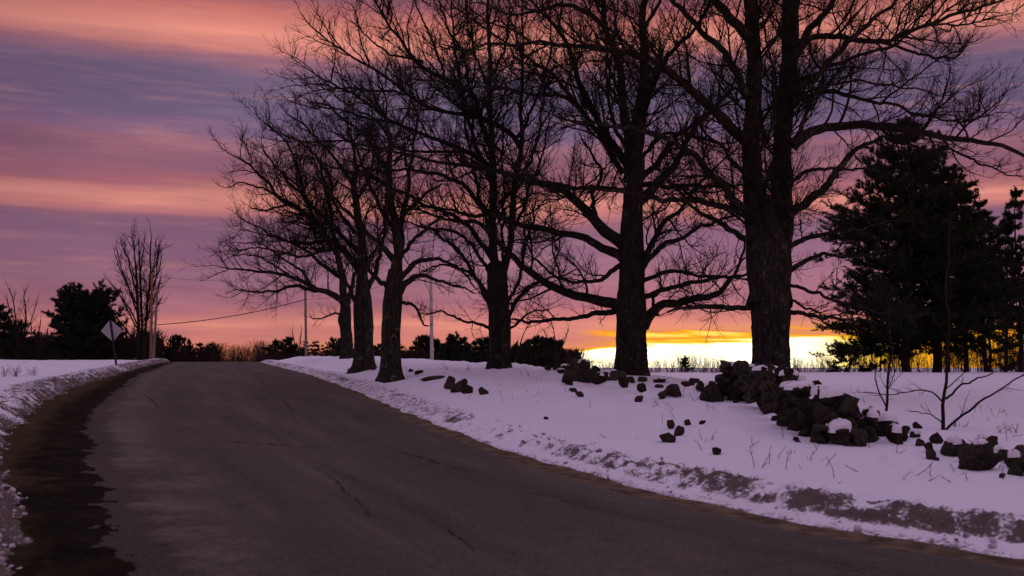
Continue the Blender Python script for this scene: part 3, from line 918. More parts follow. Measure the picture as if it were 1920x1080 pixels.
D = [
    [(739, 520, 22), (744, 462, 20), (742, 420, 18), (736, 380, 17), (729, 346, 16), (732, 282, 11), (729, 229, 8), (716, 205, 6), (700, 180, 4)],
    [(748, 500, 14), (752, 440, 12), (752, 390, 11), (764, 355, 9), (770, 302, 7), (775, 250, 5), (790, 200, 3)],
    [(755, 540, 15), (765, 528, 13), (779, 517, 10), (810, 523, 7), (862, 536, 4), (890, 550, 3)],
    [(752, 520, 13), (785, 489, 10), (825, 489, 7), (862, 508, 5), (890, 540, 3)],
    [(750, 565, 8), (776, 573, 6), (788, 591, 5), (794, 607, 4), (803, 611, 3)],
    [(750, 480, 10), (775, 450, 8), (800, 425, 6), (830, 405, 4), (860, 395, 3)],
    [(732, 480, 13), (712, 459, 11), (689, 433, 9), (662, 404, 7), (622, 363, 5), (590, 320, 4), (570, 280, 3)],
    [(724, 535, 11), (705, 520, 9), (690, 500, 7), (700, 480, 5)],
    [(733, 420, 10), (710, 385, 8), (690, 340, 7), (672, 290, 5), (655, 240, 3)],
    [(745, 420, 9), (770, 390, 8), (800, 360, 6), (830, 345, 4)],
    [(729, 330, 9), (705, 290, 8), (685, 255, 6), (650, 230, 5), (615, 200, 4), (580, 190, 3)],
    [(731, 290, 8), (750, 245, 6), (765, 200, 5), (770, 160, 3)],
    [(727, 350, 8), (690, 330, 7), (640, 320, 5), (590, 300, 4), (550, 290, 3)],
    [(730, 255, 6), (700, 220, 5), (660, 200, 4), (620, 170, 3)],
]
maple(733, 713, 32.0, [(733, 713, 40), (733, 670, 36), (733, 620, 35), (736, 570, 36), (739, 535, 34), (741, 505, 26)], D,
      'bare maple with lichen on its trunk, nearest to the road edge', mat=BARK_L, seed=23, dens=0.9)

E = [
    [(680, 540, 24), (679, 492, 20), (674, 440, 17), (668, 390, 15), (662, 346, 13), (668, 311, 9), (660, 270, 6), (650, 230, 4)],
    [(672, 505, 16), (651, 477, 14), (616, 448, 12), (587, 410, 11), (552, 387, 9), (517, 366, 7), (482, 328, 5), (450, 300, 4), (426, 285, 2)],
    [(670, 470, 10), (640, 440, 9), (600, 400, 8), (575, 375, 7), (563, 331, 6), (545, 290, 5), (528, 258, 4), (487, 223, 2)],
    [(620, 452, 8), (590, 455, 7), (546, 457, 6), (511, 442, 4), (480, 425, 3), (458, 413, 2)],
    [(640, 465, 8), (605, 470, 6), (565, 480, 5), (520, 470, 4), (470, 465, 3), (435, 470, 2)],
    [(517, 366, 5), (490, 352, 4), (455, 342, 3), (425, 352, 2)],
    [(662, 350, 8), (640, 310, 7), (610, 270, 5), (580, 240, 4), (540, 215, 3)],
    [(690, 540, 12), (705, 510, 10), (715, 470, 8), (722, 430, 6), (720, 390, 4)],
    [(665, 380, 8), (690, 340, 6), (700, 300, 5), (705, 250, 3)],
    [(660, 430, 8), (630, 390, 7), (620, 340, 6), (600, 300, 5), (570, 270, 4), (530, 250, 2)],
    [(587, 410, 7), (570, 370, 6), (540, 340, 5), (510, 300, 4), (490, 270, 2)],
    [(664, 560, 8), (652, 535, 6), (640, 515, 5), (615, 500, 3)],
    [(552, 387, 6), (530, 385, 5), (500, 395, 4), (470, 390, 3)],
    [(668, 320, 7), (690, 280, 5), (700, 230, 4), (695, 190, 2)],
]
maple(684, 696, 41.0, [(684, 696, 38), (682, 647, 34), (681, 600, 35), (680, 573, 34), (680, 540, 26), (679, 515, 21)], E,
      'bare maple with a pale peeled patch on its stem, left of the lichened one', mat=BARK_L, seed=29, dens=1.12, l1=(0.5, 3.2))

Fl = [
    [(645, 560, 17), (643, 532, 16), (637, 492, 13), (628, 450, 11), (620, 400, 9), (610, 350, 6), (600, 310, 4)],
    [(645, 565, 15), (615, 549, 12), (585, 536, 10), (548, 520, 8), (492, 508, 6), (446, 505, 4), (409, 499, 2)],
    [(600, 545, 9), (573, 542, 8), (554, 536, 7), (517, 545, 5), (477, 548, 4), (440, 542, 2)],
    [(640, 590, 5), (625, 588, 4), (600, 598, 3), (580, 594, 2)],
    [(640, 520, 9), (610, 500, 8), (575, 470, 6), (540, 450, 5), (500, 440, 3), (450, 430, 2)],
    [(632, 480, 8), (600, 440, 6), (570, 420, 5), (530, 415, 3)],
    [(655, 560, 9), (665, 520, 8), (675, 470, 6), (685, 420, 4)],
    [(548, 520, 5), (520, 500, 4), (480, 480, 3), (440, 480, 2)],
    [(585, 536, 6), (560, 505, 5), (530, 485, 4), (490, 460, 3), (450, 455, 2)],
]
maple(650, 672, 60.0, [(650, 672, 25), (650, 640, 22), (648, 616, 21), (646, 600, 25), (648, 579, 19), (645, 550, 17)], Fl,
      'slimmest bare maple at the crest end of the row, low limb reaching over the road', seed=31, dens=0.85, l1=(0.6, 3.4))


# ------------------------------------------------------------------ evergreens
def tufts(pts, dirs, n, ln, wd):
    """needle sprays: n thin blades fanning round each point"""
    M = len(pts)
    P = np.repeat(pts, n, 0); Dv = np.repeat(dirs, n, 0)
    r = rng.normal(size=(M * n, 3))
    r /= np.linalg.norm(r, axis=1, keepdims=True)
    Dn = Dv * 0.75 + r * 0.8
    Dn[:, 2] += 0.25
    Dn /= np.linalg.norm(Dn, axis=1, keepdims=True)
    side = np.cross(Dn, rng.normal(size=(M * n, 3)))
    side /= np.linalg.norm(side, axis=1, keepdims=True) + 1e-9
    L = ln * rng.uniform(0.7, 1.3, (M * n, 1))
    a = P - side * wd; b = P + side * wd; c = P + Dn * L
    V = np.stack([a, b, c], 1).reshape(-1, 3)
    return V, np.arange(len(V)).reshape(-1, 3)


def pine_meshes(h, rad, seed, bare=0.18, nb=90, lean=0.0, round_=0.0, tuft=0.16, blades=7, tr=0.012, dens=1.0, wd=0.014):
    """returns (trunk mesh, crown mesh) builders in local coordinates"""
    global rng
    keep = rng
    rng = np.random.default_rng(seed)
    T = Mesh()
    K = 16
    zz = np.linspace(-0.6, h, K)
    ax = np.stack([lean * zz + 0.05 * np.cumsum(rng.normal(size=K)) * (zz > 0), 0.05 * np.cumsum(rng.normal(size=K)) * (zz > 0), zz], -1)
    T.tubes(ax[None], (tr * h * (1.05 - np.clip(zz / h, 0, 1)) + 0.01)[None], 9)
    f = bare + (0.99 - bare) * rng.random(nb) ** 0.72
    if not round_:
        nw = max(6, int(h / 1.0))
        f = bare + (0.985 - bare) * (np.floor((f - bare) / (0.99 - bare) * nw) + 0.5 + rng.normal(size=nb) * 0.08) / nw
    ths = rng.random(nb) * 2 * PI
    sect = 0.72 + 0.5 * vnoise(ths * 1.2, f * 7, seed)
    if round_:
        prof = np.sqrt(np.clip(1 - ((f - 0.45) / 0.58) ** 2, 0.02, 1))
    else:
        prof = np.clip((1 - f) * 1.25, 0, 1) ** 0.75 * (0.62 + 0.38 * ss(f, bare, bare + 0.25)) + 0.05
    ln = rad * prof * sect * rng.uniform(0.55, 1.12, nb)
    slope = 0.62 * f - 0.16 + rng.normal(size=nb) * 0.09 + round_ * 0.40
    D = np.stack([np.cos(ths), np.sin(ths), slope], -1)
    D /= np.linalg.norm(D, axis=1, keepdims=True)
    KB = 8
    P = np.empty((nb, KB, 3))
    P[:, 0] = np.stack([np.interp(f * h, zz, ax[:, k]) for k in range(3)], -1)
    for k in range(1, KB):
        D = D + rng.normal(size=(nb, 3)) * 0.10
        D[:, 2] += -0.05 if k < 4 else 0.09
        D /= np.linalg.norm(D, axis=1, keepdims=True)
        P[:, k] = P[:, k - 1] + D * (ln / (KB - 1))[:, None]
    R = (0.010 * ln + 0.012)[:, None] * np.linspace(1, 0.25, KB)[None]
    T.tubes(P, R, 4)
    P1, R1 = grow(P, R, 0.26 / dens, 0.25, 1.3, 0.38, (35, 70), 5, 0.006, 0.006, f0=0.22, up=0.04, wig=0.12, flat=0.85)
    T.tubes(P1, R1, 3)
    Cn = Mesh()
    Lp = np.linalg.norm(np.diff(P1, axis=1), axis=2).sum(1)
    for Q, step in ((P1, 4), (P, 7)):
        m = Q[:, 1:].reshape(-1, 3)
        dv = np.diff(Q, axis=1).reshape(-1, 3)
        dv /= np.linalg.norm(dv, axis=1, keepdims=True) + 1e-9
        if Q is P:
            keepm = np.tile(np.arange(1, KB) > 3, len(Q))
            m, dv = m[keepm], dv[keepm]
        m = np.vstack([m, m + dv * -0.10 + rng.normal(size=m.shape) * 0.05])
        dv = np.vstack([dv, dv])
        Cn.add(*tufts(m, dv, blades, tuft, wd))
    top = ax[-1][None] + np.array([[0, 0, 0.0], [0, 0, -.15], [0, 0, -.3], [.05, 0, -.45], [-.05, 0, -.6]])
    Cn.add(*tufts(top, np.tile([[0, 0, 1.0]], (5, 1)), 10, tuft * 1.2, wd))
    rng = keep
    return T, Cn


def pine(u, Y, top_v, width_px, seed, label, group=None, name='pine_tree', **kw):
    x, _ = ray(u, top_v)
    x = float(x) * Y
    z = gz(x, Y)
    h = float(at(u, top_v, Y)[2]) - z
    T, Cn = pine_meshes(h, width_px * 0.5 * pxm(Y), seed, **kw)
    root = empty(name, (x, Y, z), label, 'tree', group)
    T.done('trunk', PINEBARK, root)
    Cn.done('crown', NEEDLE, root, smooth=False)
    return root


G = 'white pines standing in the field on the right'
pine(1690, 70, 226, 410, 101, 'tallest dense white pine, broad dark crown behind the big maple', G, nb=265, bare=0.07, dens=1.25, blades=9, tuft=0.24, wd=0.026, tr=0.016)
pine(1742, 72, 282, 310, 102, 'white pine with a double thick trunk just right of the tallest pine', G, nb=205, bare=0.10, dens=1.2, blades=9, tuft=0.24, wd=0.026, tr=0.02)
pine(1800, 74, 322, 240, 103, 'white pine with a rounded shoulder in the middle of the pine group', G, nb=160, bare=0.14, dens=1.2, blades=9, tuft=0.22, wd=0.026)
pine(1838, 77, 372, 130, 104, 'thin white pine, its bare lower trunk beside the rounded one', G, nb=120, bare=0.30, dens=1.1, blades=8, tuft=0.2, wd=0.022)
pine(1872, 80, 410, 90, 105, 'slender low topped pine between two taller pines', G, nb=90, bare=0.26, dens=1.0, blades=8, tuft=0.2, wd=0.022)
pine(1902, 72, 352, 120, 106, 'tall narrow pine at the right edge with see-through branches', G, nb=120, bare=0.18, dens=1.0, blades=7, tuft=0.2, wd=0.022)
pine(1950, 74, 380, 120, 107, 'pine half cut off by the right edge of the view', G, nb=80, bare=0.2, dens=0.8, blades=7, tuft=0.2, wd=0.022)
pine(1770, 82, 420, 150, 121, 'thin dark pine filling the space behind the double trunked pine', G, nb=110, bare=0.12, dens=1.0, blades=8, tuft=0.2, wd=0.024)
pine(1852, 84, 470, 110, 122, 'short pine in the background between the thin and slender pines', G, nb=90, bare=0.06, dens=1.0, blades=8, tuft=0.2, wd=0.024)
pine(1905, 86, 500, 120, 123, 'short background pine behind the tall narrow right edge pine', G, nb=90, bare=0.06, dens=1.0, blades=8, tuft=0.2, wd=0.024)
pine(1640, 71, 560, 150, 108, 'low young pine under the tallest pine, foliage down to the snow', G, nb=70, bare=0.02, dens=1.0, blades=8, tuft=0.2, wd=0.022)
pine(1582, 66, 648, 56, 109, 'small pine bush standing against the glow left of the pine group', G, nb=36, bare=0.0, dens=1.0, blades=8, tuft=0.14, wd=0.024)
pine(1283, 74, 672, 22, 110, 'lone tiny pine silhouetted in the bright gap between the two largest maples', None, nb=16, bare=0.05, dens=1.0, blades=6, tuft=0.12, wd=0.02)
pine(160, 84, 566, 146, 111, 'rounded bushy pine behind the diamond sign', None, nb=200, bare=0.02, round_=1.0, dens=1.1, blades=8, tuft=0.24, wd=0.035)
pine(206, 88, 606, 70, 112, 'smaller dark pine at the right shoulder of the rounded pine', None, nb=60, bare=0.02, round_=0.6, dens=1.0, blades=8, tuft=0.2, wd=0.022)
pine(-8, 80, 572, 84, 113, 'dark pine half cut off by the left edge of the view', None, nb=90, bare=0.02, dens=1.0, blades=8, tuft=0.22, wd=0.03)
pine(30, 88, 610, 60, 114, 'small dark pine under the twiggy bare tree at far left', None, nb=50, bare=0.02, round_=0.4, dens=1.0, blades=8, tuft=0.2, wd=0.022)

# far row of young pines: a few kinds, copied
protos = []
for k, (h, r) in enumerate([(4.2, 1.5), (3.4, 1.5), (5.0, 1.4), (3.0, 1.3)]):
    protos.append(pine_meshes(h, r, 200 + k, bare=0.03, nb=46, dens=0.9, blades=7, tuft=0.2, wd=0.035, round_=0.35 if k % 2 else 0.0) + (h,))
rowsets = [
    ((-20, 132), 9, (618, 650), 'small dark pine in the thicket at the far left edge of the snowfield'),
    ((196, 286), 6, (630, 652), 'small dark pine in the thicket behind the diamond sign'),
    # u range, count, top v range, label
    ((288, 402), 13, (632, 655), 'small dark pine in the low row left of the road crest'),
    ((502, 640), 14, (636, 656), 'small dark pine beyond the crest between the grey pole and the slimmest maple'),
    ((662, 712), 4, (640, 660), 'small dark pine glimpsed between the two lichened maple trunks'),
    ((752, 912), 17, (634, 660), 'small dark pine in the far row around the pale pole'),
    ((962, 1082), 13, (636, 664), 'small dark pine in the far row left of the bright sunset gap'),
]
pmesh = {}
r2 = random.Random(5)
for (u0, u1), n, (va, vb), lab in rowsets:
    for i in range(n):
        u = u0 + (u1 - u0) * (i + r2.uniform(0.15, 0.85)) / n
        Y = r2.uniform(96, 116)
        tv = r2.uniform(va, vb)
        if u > 1040:
            tv += (u - 1040) * 0.35
        x = float(ray(u, tv)[0]) * Y
        z = gz(x, Y)
        h = float(at(u, tv, Y)[2]) - z
        k = r2.randrange(4)
        root = empty('pine_tree', (x, Y, z), lab, 'tree', 'young pines in the far row')
        s = h / protos[k][2]
        root.scale = (s * r2.uniform(.75, 1.05),) * 2 + (s,)
        root.rotation_euler.z = r2.uniform(0, 6.28)
        if k not in pmesh:
            pmesh[k] = (protos[k][0].done('trunk', PINEBARK, root), protos[k][1].done('crown', NEEDLE, root, smooth=False))
        else:
            for src in pmesh[k]:
                c = src.copy()
                COL.objects.link(c)
                c.parent = root


# ------------------------------------------------------------------ bare trees and scrub in the distance
def bare_tree(u, Y, base_v, stems, label, name='bare_tree', group=None, sp=(0.45, 0.3, 0.2), lens=((0.5, 2.0), (0.2, 0.8), (0.1, 0.35)), mat=TWIG, up=0.10, frac=0.4, rm=0.010, dep=0.2):
    x, _ = ray(u, base_v)
    x = float(x) * Y
    b = np.array([x, Y, gz(x, Y)])
    root = empty(name, b, label, 'tree' if name == 'bare_tree' else 'sapling', group)
    LP, LR = [], []
    for st in stems:
        ln = abs(st[0][1] - st[-1][1]) * pxm(Y)
        P, R = trace(st, Y, rng.uniform(-1, 1) * dep * ln, K=18, pre=False)
        LP.append(P); LR.append(R)
    LP, LR = np.array(LP), np.array(LR)
    T = Mesh()
    T.tubes(LP, LR, 7)
    T.V = [v - b for v in T.V]
    T.done('trunk', mat, root)
    Cn = Mesh()
    P1, R1 = grow(LP, LR, sp[0], *lens[0], frac, (25, 50), 7, 0.008, rm, f0=0.18, up=up, wig=0.12)
    Cn.tubes(P1, R1, 4)
    P2, R2 = grow(P1, R1, sp[1], *lens[1], 0.45, (25, 50), 5, 0.006, rm * 0.8, f0=0.1, up=up * 0.8, wig=0.14)
    Cn.tubes(P2, R2, 3)
    if len(sp) > 2:
        P3, R3 = grow(P2, R2, sp[2], *lens[2], 0.45, (25, 50), 3, 0.004, rm * 0.6, f0=0.1, up=0.05, wig=0.14)
        Cn.tubes(P3, R3, 3)
    Cn.V = [v - b for v in Cn.V]
    Cn.done('crown', mat, root)
    return root


bare_tree(262, 82, 678, [
    [(259, 684, 7), (259, 600, 6), (257, 540, 5), (252, 480, 3), (249, 445, 2)],
    [(265, 684, 6), (266, 600, 5), (264, 530, 4), (262, 480, 3), (260, 448, 2)],
    [(268, 684, 6), (274, 600, 5), (280, 540, 4), (282, 480, 3), (284, 445, 2)],
    [(266, 640, 4), (280, 580, 3), (292, 520, 3), (297, 470, 2)],
    [(259, 590, 4), (240, 540, 3), (225, 500, 2), (220, 470, 2)],
    [(259, 620, 3), (235, 570, 3), (215, 540, 2), (203, 525, 2)],
    [(259, 650, 3), (230, 610, 3), (215, 590, 2)],
    [(270, 600, 3), (290, 560, 3), (302, 520, 2)],
    [(258, 560, 4), (246, 510, 3), (236, 470, 2), (234, 452, 2)],
    [(258, 610, 3), (240, 575, 3), (222, 548, 2), (206, 528, 2)], [(258, 575, 3), (238, 530, 3), (222, 495, 2), (216, 478, 2)], [(257, 530, 3), (242, 490, 2), (230, 462, 2), (226, 452, 2)],
    [(272, 580, 3), (286, 540, 3), (298, 505, 2), (303, 480, 2)], [(275, 560, 3), (288, 510, 2), (296, 470, 2), (298, 458, 2)], [(270, 610, 3), (288, 585, 2), (302, 560, 2)],
    [(262, 520, 3), (268, 480, 2), (272, 446, 2)], [(280, 530, 3), (290, 485, 2), (292, 452, 2)], [(259, 640, 3), (238, 622, 2), (222, 612, 2)]],
    'tall fan-shaped bare tree with several stems beside the tan pole', rm=0.012, sp=(0.34, 0.30, 0.28), lens=((0.5, 2.4), (0.25, 0.9), (0.12, 0.4)), up=0.05)
bare_tree(38, 86, 680, [
    [(36, 684, 4), (36, 640, 4), (30, 600, 3), (24, 560, 2), (16, 540, 2)],
    [(38, 650, 3), (48, 600, 3), (44, 560, 2), (50, 540, 2)],
    [(38, 640, 3), (58, 600, 2), (70, 565, 2)],
    [(37, 630, 2), (22, 590, 2), (12, 560, 2)]],
    'leaning twiggy bare tree at far left above the thicket', rm=0.012)
bare_tree(72, 90, 680, [[(70, 684, 3), (72, 640, 2), (76, 600, 2)], [(72, 684, 3), (62, 640, 2), (58, 605, 2)], [(74, 684, 2), (86, 640, 2), (90, 615, 2)]],
          'thin bare tree in the gap between the left pines', rm=0.010)
bare_tree(235, 86, 680, [[(236, 684, 3), (238, 640, 2), (236, 600, 2)], [(236, 684, 3), (248, 640, 2), (252, 610, 2)], [(236, 670, 2), (226, 630, 2), (222, 606, 2)]],
          'short bare scrub tree between the diamond sign and the fan-shaped tree', rm=0.010)
bare_tree(553, 105, 678, [[(553, 684, 3), (553, 650, 2), (548, 622, 2)], [(554, 680, 2), (562, 645, 2), (565, 622, 2)], [(553, 670, 2), (542, 645, 2), (540, 632, 2)]],
          'small round bare tree left of the grey pole beyond the crest', rm=0.014)
bare_tree(1042, 60, 690, [[(1043, 692, 4), (1044, 660, 3), (1040, 630, 2), (1034, 605, 2)], [(1043, 675, 3), (1056, 645, 2), (1066, 618, 2)], [(1043, 660, 2), (1030, 640, 2), (1020, 620, 2)]],
          'small bare tree behind the low stone heap, thin twigs against orange sky', rm=0.008, sp=(0.5, 0.4))
bare_tree(975, 55, 690, [[(962, 690, 4), (975, 650, 3), (985, 620, 2), (1000, 600, 2)], [(968, 670, 2), (992, 645, 2), (1005, 630, 2)]],
          'thin crooked sapling just right of the multi-stemmed maple', rm=0.007, sp=(0.5, 0.4))


def thicket(name, label, u0, u1, Ylo, Yhi, va, vb, n, mat, tw=0.35, rr=0.012, spread=0.14, third=True):
    us = rng.uniform(u0, u1, n)
    Ys = rng.uniform(Ylo, Yhi, n)
    prof = va + (vb - va) * np.clip(vnoise(us * 0.035, us * 0 + Ylo, 7) * 0.7 + rng.random(n) * 0.5, 0, 1)
    x, bz = ray(us, prof)
    x = x * Ys
    z0 = ground(x, Ys) - 0.2
    z1 = bz * Ys
    hh = np.maximum(z1 - z0, 0.3)
    K = 7
    P = np.empty((n, K, 3))
    t = np.linspace(0, 1, K)
    P[:, :, 2] = z0[:, None] + hh[:, None] * t
    ln = rng.normal(size=(n, 2)) * spread
    P[:, :, 0] = x[:, None] + ln[:, :1] * hh[:, None] * t ** 1.3 + rng.normal(size=(n, K)) * 0.03 * t
    P[:, :, 1] = Ys[:, None] + ln[:, 1:] * hh[:, None] * t ** 1.3
    R = rr * (0.6 + 0.15 * hh)[:, None] * np.linspace(1.4, 0.4, K)[None]
    M = Mesh()
    M.tubes(P, R, 4)
    P1, R1 = grow(P, R, tw, 0.3, 1.6, 0.4, (20, 50), 5, 0.006, rr * 0.55, f0=0.15, up=0.08, wig=0.12)
    M.tubes(P1, R1, 3)
    if third:
        P2, R2 = grow(P1, R1, tw * 0.8, 0.15, 0.7, 0.5, (20, 50), 4, 0.005, rr * 0.45, f0=0.1, up=0.06, wig=0.14)
        M.tubes(P2, R2, 3)
    return tag(M.done(name, mat), label, 'thicket', kind='stuff')


thicket('thicket', 'dark tangled thicket along the far edge of the left snowfield', -40, 300, 86, 104, 622, 656, 1300, SCRUB, 0.26, 0.035)
thicket('far_woods', 'distant bare woods catching the orange afterglow beyond the crest', 385, 520, 130, 160, 638, 662, 420, SCRUB, 0.5, 0.02)
thicket('undergrowth', 'dark undergrowth below the far row of pines', 480, 1085, 100, 118, 652, 672, 1800, SCRUB, 0.35, 0.03, 0.2)
thicket('undergrowth', 'dark undergrowth under the pine row left of the crest', 280, 410, 96, 112, 646, 670, 560, SCRUB, 0.35, 0.03)
thicket('brush', 'thin dry brush standing against the bright sunset gap', 1060, 1570, 76, 100, 666, 690, 1000, SCRUB, 0.34, 0.011, 0.3, True)
thicket('brush', 'bare saplings and brush between the pine trunks on the right', 1590, 1960, 72, 95, 540, 688, 520, SCRUB, 0.35, 0.012, 0.12)


# ------------------------------------------------------------------ stones
def stone_mesh(seed, sub=3, flat=False):
    r = np.random.default_rng(seed)
    bm = bmesh.new()
    bmesh.ops.create_icosphere(bm, subdivisions=sub + 1, radius=1.0)
    co = np.array([v.co[:] for v in bm.verts])
    n = r.normal(size=(11, 3)); n /= np.linalg.norm(n, axis=1, keepdims=True)
    off = r.uniform(0.42, 0.92, 11)
    dots = co @ n.T
    rad = np.where(dots > 0.05, off / np.maximum(dots, 0.05), 9).min(1)
    rad = np.minimum(rad, 1.12)
    nz = fbm(co[:, 0] * 2.5 + seed, co[:, 1] * 2.5 + co[:, 2] * 2.1, 4, seed) - 0.5
    nf = fbm(co[:, 0] * 7 + seed, co[:, 1] * 7 + co[:, 2] * 6.1, 3, seed + 9) - 0.5
    V = co * (rad * (1 + 0.22 * nz + 0.09 * nf))[:, None]
    V -= (V.max(0) + V.min(0)) / 2
    V /= (V.max(0) - V.min(0)) / 2
    F = np.array([[v.index for v in f.verts] for f in bm.faces])
    bm.free()
    me = build('stone', V, [F], STONE)
    m = me.data
    bpy.data.objects.remove(me)
    return m


SM = [stone_mesh(300 + k, 2 + (k % 2)) for k in range(14)]


def cap_mesh(seed):
    n, S = 12, 28
    r_ = np.linspace(0, 1, n)[:, None]
    th = (np.arange(S) * 2 * PI / S)[None]
    wob = 0.6 + 0.85 * fbm(np.cos(th) * 1.9 + seed, np.sin(th) * 1.9, 3, seed)
    rr = r_ * wob
    z = np.sqrt(np.clip(1 - r_ ** 2.6, 0, 1)) * (0.8 + 0.5 * (fbm(rr * np.cos(th) * 2.2 + seed, rr * np.sin(th) * 2.2, 3, seed + 2) - 0.4)) - 0.35 * (r_ > 0.98)
    V = np.stack([rr * np.cos(th), rr * np.sin(th), z + 0 * th], -1).reshape(-1, 3)
    I = np.arange(n * S).reshape(n, S)
    F = np.stack([I[:-1], np.roll(I[:-1], -1, 1), np.roll(I[1:], -1, 1), I[1:]], -1).reshape(-1, 4)
    o = build('snow_cap', V, [F], CAP)
    m = o.data
    bpy.data.objects.remove(o)
    return m


CM = [cap_mesh(400 + k) for k in range(5)]
rs = random.Random(12)


def put_mesh(name, me, loc, scale, rot, parent):
    o = bpy.data.objects.new(name, me)
    COL.objects.link(o)
    if parent is not None:
        o.parent = parent
        loc = [loc[k] - parent.location[k] for k in range(3)]
    o.location = loc
    o.scale = scale
    o.rotation_euler = rot
    return o


def stone_px(u, v, w, h, parent, name='stone', up=0.0):
    """a stone w x h pixels round (u, v), its foot in the snow just below"""
    b = hit(u, v + h * 0.42)
    k = pxm(b[1])
    sx_, sz_ = w * 0.5 * k, h * 0.55 * k
    TOPS.append(((b[0], b[1] + sx_ * 0.35, b[2] + sz_ * 0.60 + up), sx_, sz_))
    return put_mesh(name, rs.choice(SM), (b[0], b[1] + sx_ * 0.35, b[2] + sz_ * 0.60 + up), (sx_, (sx_ + sz_) * 0.5, sz_), (rs.uniform(-.25, .25), rs.uniform(-.3, .3), rs.uniform(0, 6.28)), parent)


TOPS = []      # stones of the wall being built: (location, half width, half height)
USED = set()


def cap_px(u, v, parent, k=1.0):
    """snow lying on whichever stone has its top nearest to pixel (u, v)"""
    best, bd = None, 1e9
    for q in TOPS:
        (x, y, z), sw, sh = q
        if id(q) in USED:
            continue
        pu, pv = UC + FPX * x / y, VH - FPX * (z + sh) / y
        dd = math.hypot(pu - u, (pv - v) * 1.3)
        if dd < bd:
            best, bd = q, dd
    if best is None or bd > 40:
        return
    USED.add(id(best))
    (x, y, z), sw, sh = best
    put_mesh('snow_cap', rs.choice(CM), (x, y, z + sh * 0.52), (sw * 0.98 * k, sw * 1.0 * k, max(0.05, sh * 0.62) * k), (rs.uniform(-.12, .12), rs.uniform(-.18, .18), rs.uniform(0, 6.28)), parent)


# tall tumbled part of the wall in front of the big maple
vb = np.array([(1330, 757), (1357, 752), (1406, 754), (1430, 768), (1467, 781), (1490, 803), (1541, 831), (1576, 836), (1619, 840), (1645, 832), (1690, 800)])
vt = np.array([(1330, 735), (1340, 716), (1360, 698), (1376, 678), (1410, 682), (1452, 692), (1488, 696), (1518, 706), (1526, 724), (1552, 733), (1580, 740), (1600, 752), (1626, 758), (1640, 776), (1690, 788)])
p0 = hit(1500, 810)
wall = empty('stone_wall', p0, 'tumbled dry stone wall of dark boulders below the largest maple', 'wall', 'tumbled stone walls')
plist = []
u = 1336.0
while u < 1690:
    bv, tv = np.interp(u, vb[:, 0], vb[:, 1]), np.interp(u, vt[:, 0], vt[:, 1])
    g = hit(u, bv)
    k = pxm(g[1])
    H = (bv - tv) * k
    near = float(np.interp(g[1], [9, 18], [0.72, 1.0]))
    size = rs.uniform(0.20, 0.36) * near
    rows = max(1, int(round(H / (rs.uniform(0.17, 0.25) * near))))
    for r in range(rows):
        hh = H / rows
        for layer in range(2):
            sw = size * rs.uniform(0.75, 1.2) * 0.58
            sh = hh * rs.uniform(0.55, 0.9)
            plist.append((sw * sh - 0.02 * layer, (g[0] + rs.uniform(-.06, .06) + 0.15 * layer, g[1] + 0.22 + 0.08 * r + 0.34 * layer + rs.uniform(-.08, .08), g[2] + hh * (r + 0.45) + rs.uniform(-.03, .03) - 0.05 * layer), sw, sh))
    u += size / k * 0.78
plist.sort(key=lambda q: -q[0])
small_v, small_f, off = [], [], 0
for n_i, (_, loc_, sw, sh) in enumerate(plist):
    dims = np.array((sw, sw * rs.uniform(.8, 1.15), sh))
    rot = (rs.uniform(-.35, .35), rs.uniform(-.5, .5), rs.uniform(0, 6.28))
    if n_i < 100:
        put_mesh('stone', rs.choice(SM), loc_, dims, rot, wall)
    else:
        small_v.append((loc_, dims, rot))
# the small stones chinking the gaps, beyond a hundred: one part
for _ in range(170):
    q = rs.choice(plist)
    small_v.append(((q[1][0] + rs.uniform(-.25, .25), q[1][1] + rs.uniform(-.22, .2), q[1][2] + rs.uniform(-.16, .10)), np.array((rs.uniform(.05, .11), rs.uniform(.05, .11), rs.uniform(.035, .08))), (rs.uniform(-.5, .5), rs.uniform(-.5, .5), rs.uniform(0, 6.28))))
from mathutils import Euler
CO = [np.array([v_.co[:] for v_ in m_.vertices]) for m_ in SM]
FA = [np.array([p_.vertices[:] for p_ in m_.polygons]) for m_ in SM]
MB = Mesh()
for loc_, dims, rot in small_v:
    kk = rs.randrange(len(SM))
    Rm = np.array(Euler(rot).to_matrix())
    MB.add((CO[kk] * dims) @ Rm.T + np.array(loc_) - p0, FA[kk])
tag(MB.done('rubble', STONE, wall), kind='stuff')
for _, loc_, sw, sh in plist:
    TOPS.append((loc_, sw, sh))
for cu, cv in [(1380, 680), (1405, 682), (1421, 684), (1437, 690), (1449, 693), (1462, 692), (1474, 692), (1490, 697), (1503, 716), (1496, 708), (1524, 724), (1545, 734), (1566, 740), (1612, 766), (1600, 756), (1635, 778), (1650, 786), (1665, 790), (1492, 790), (1394, 745), (1560, 780)]:
    cap_px(cu, cv, wall)
TOPS.clear()

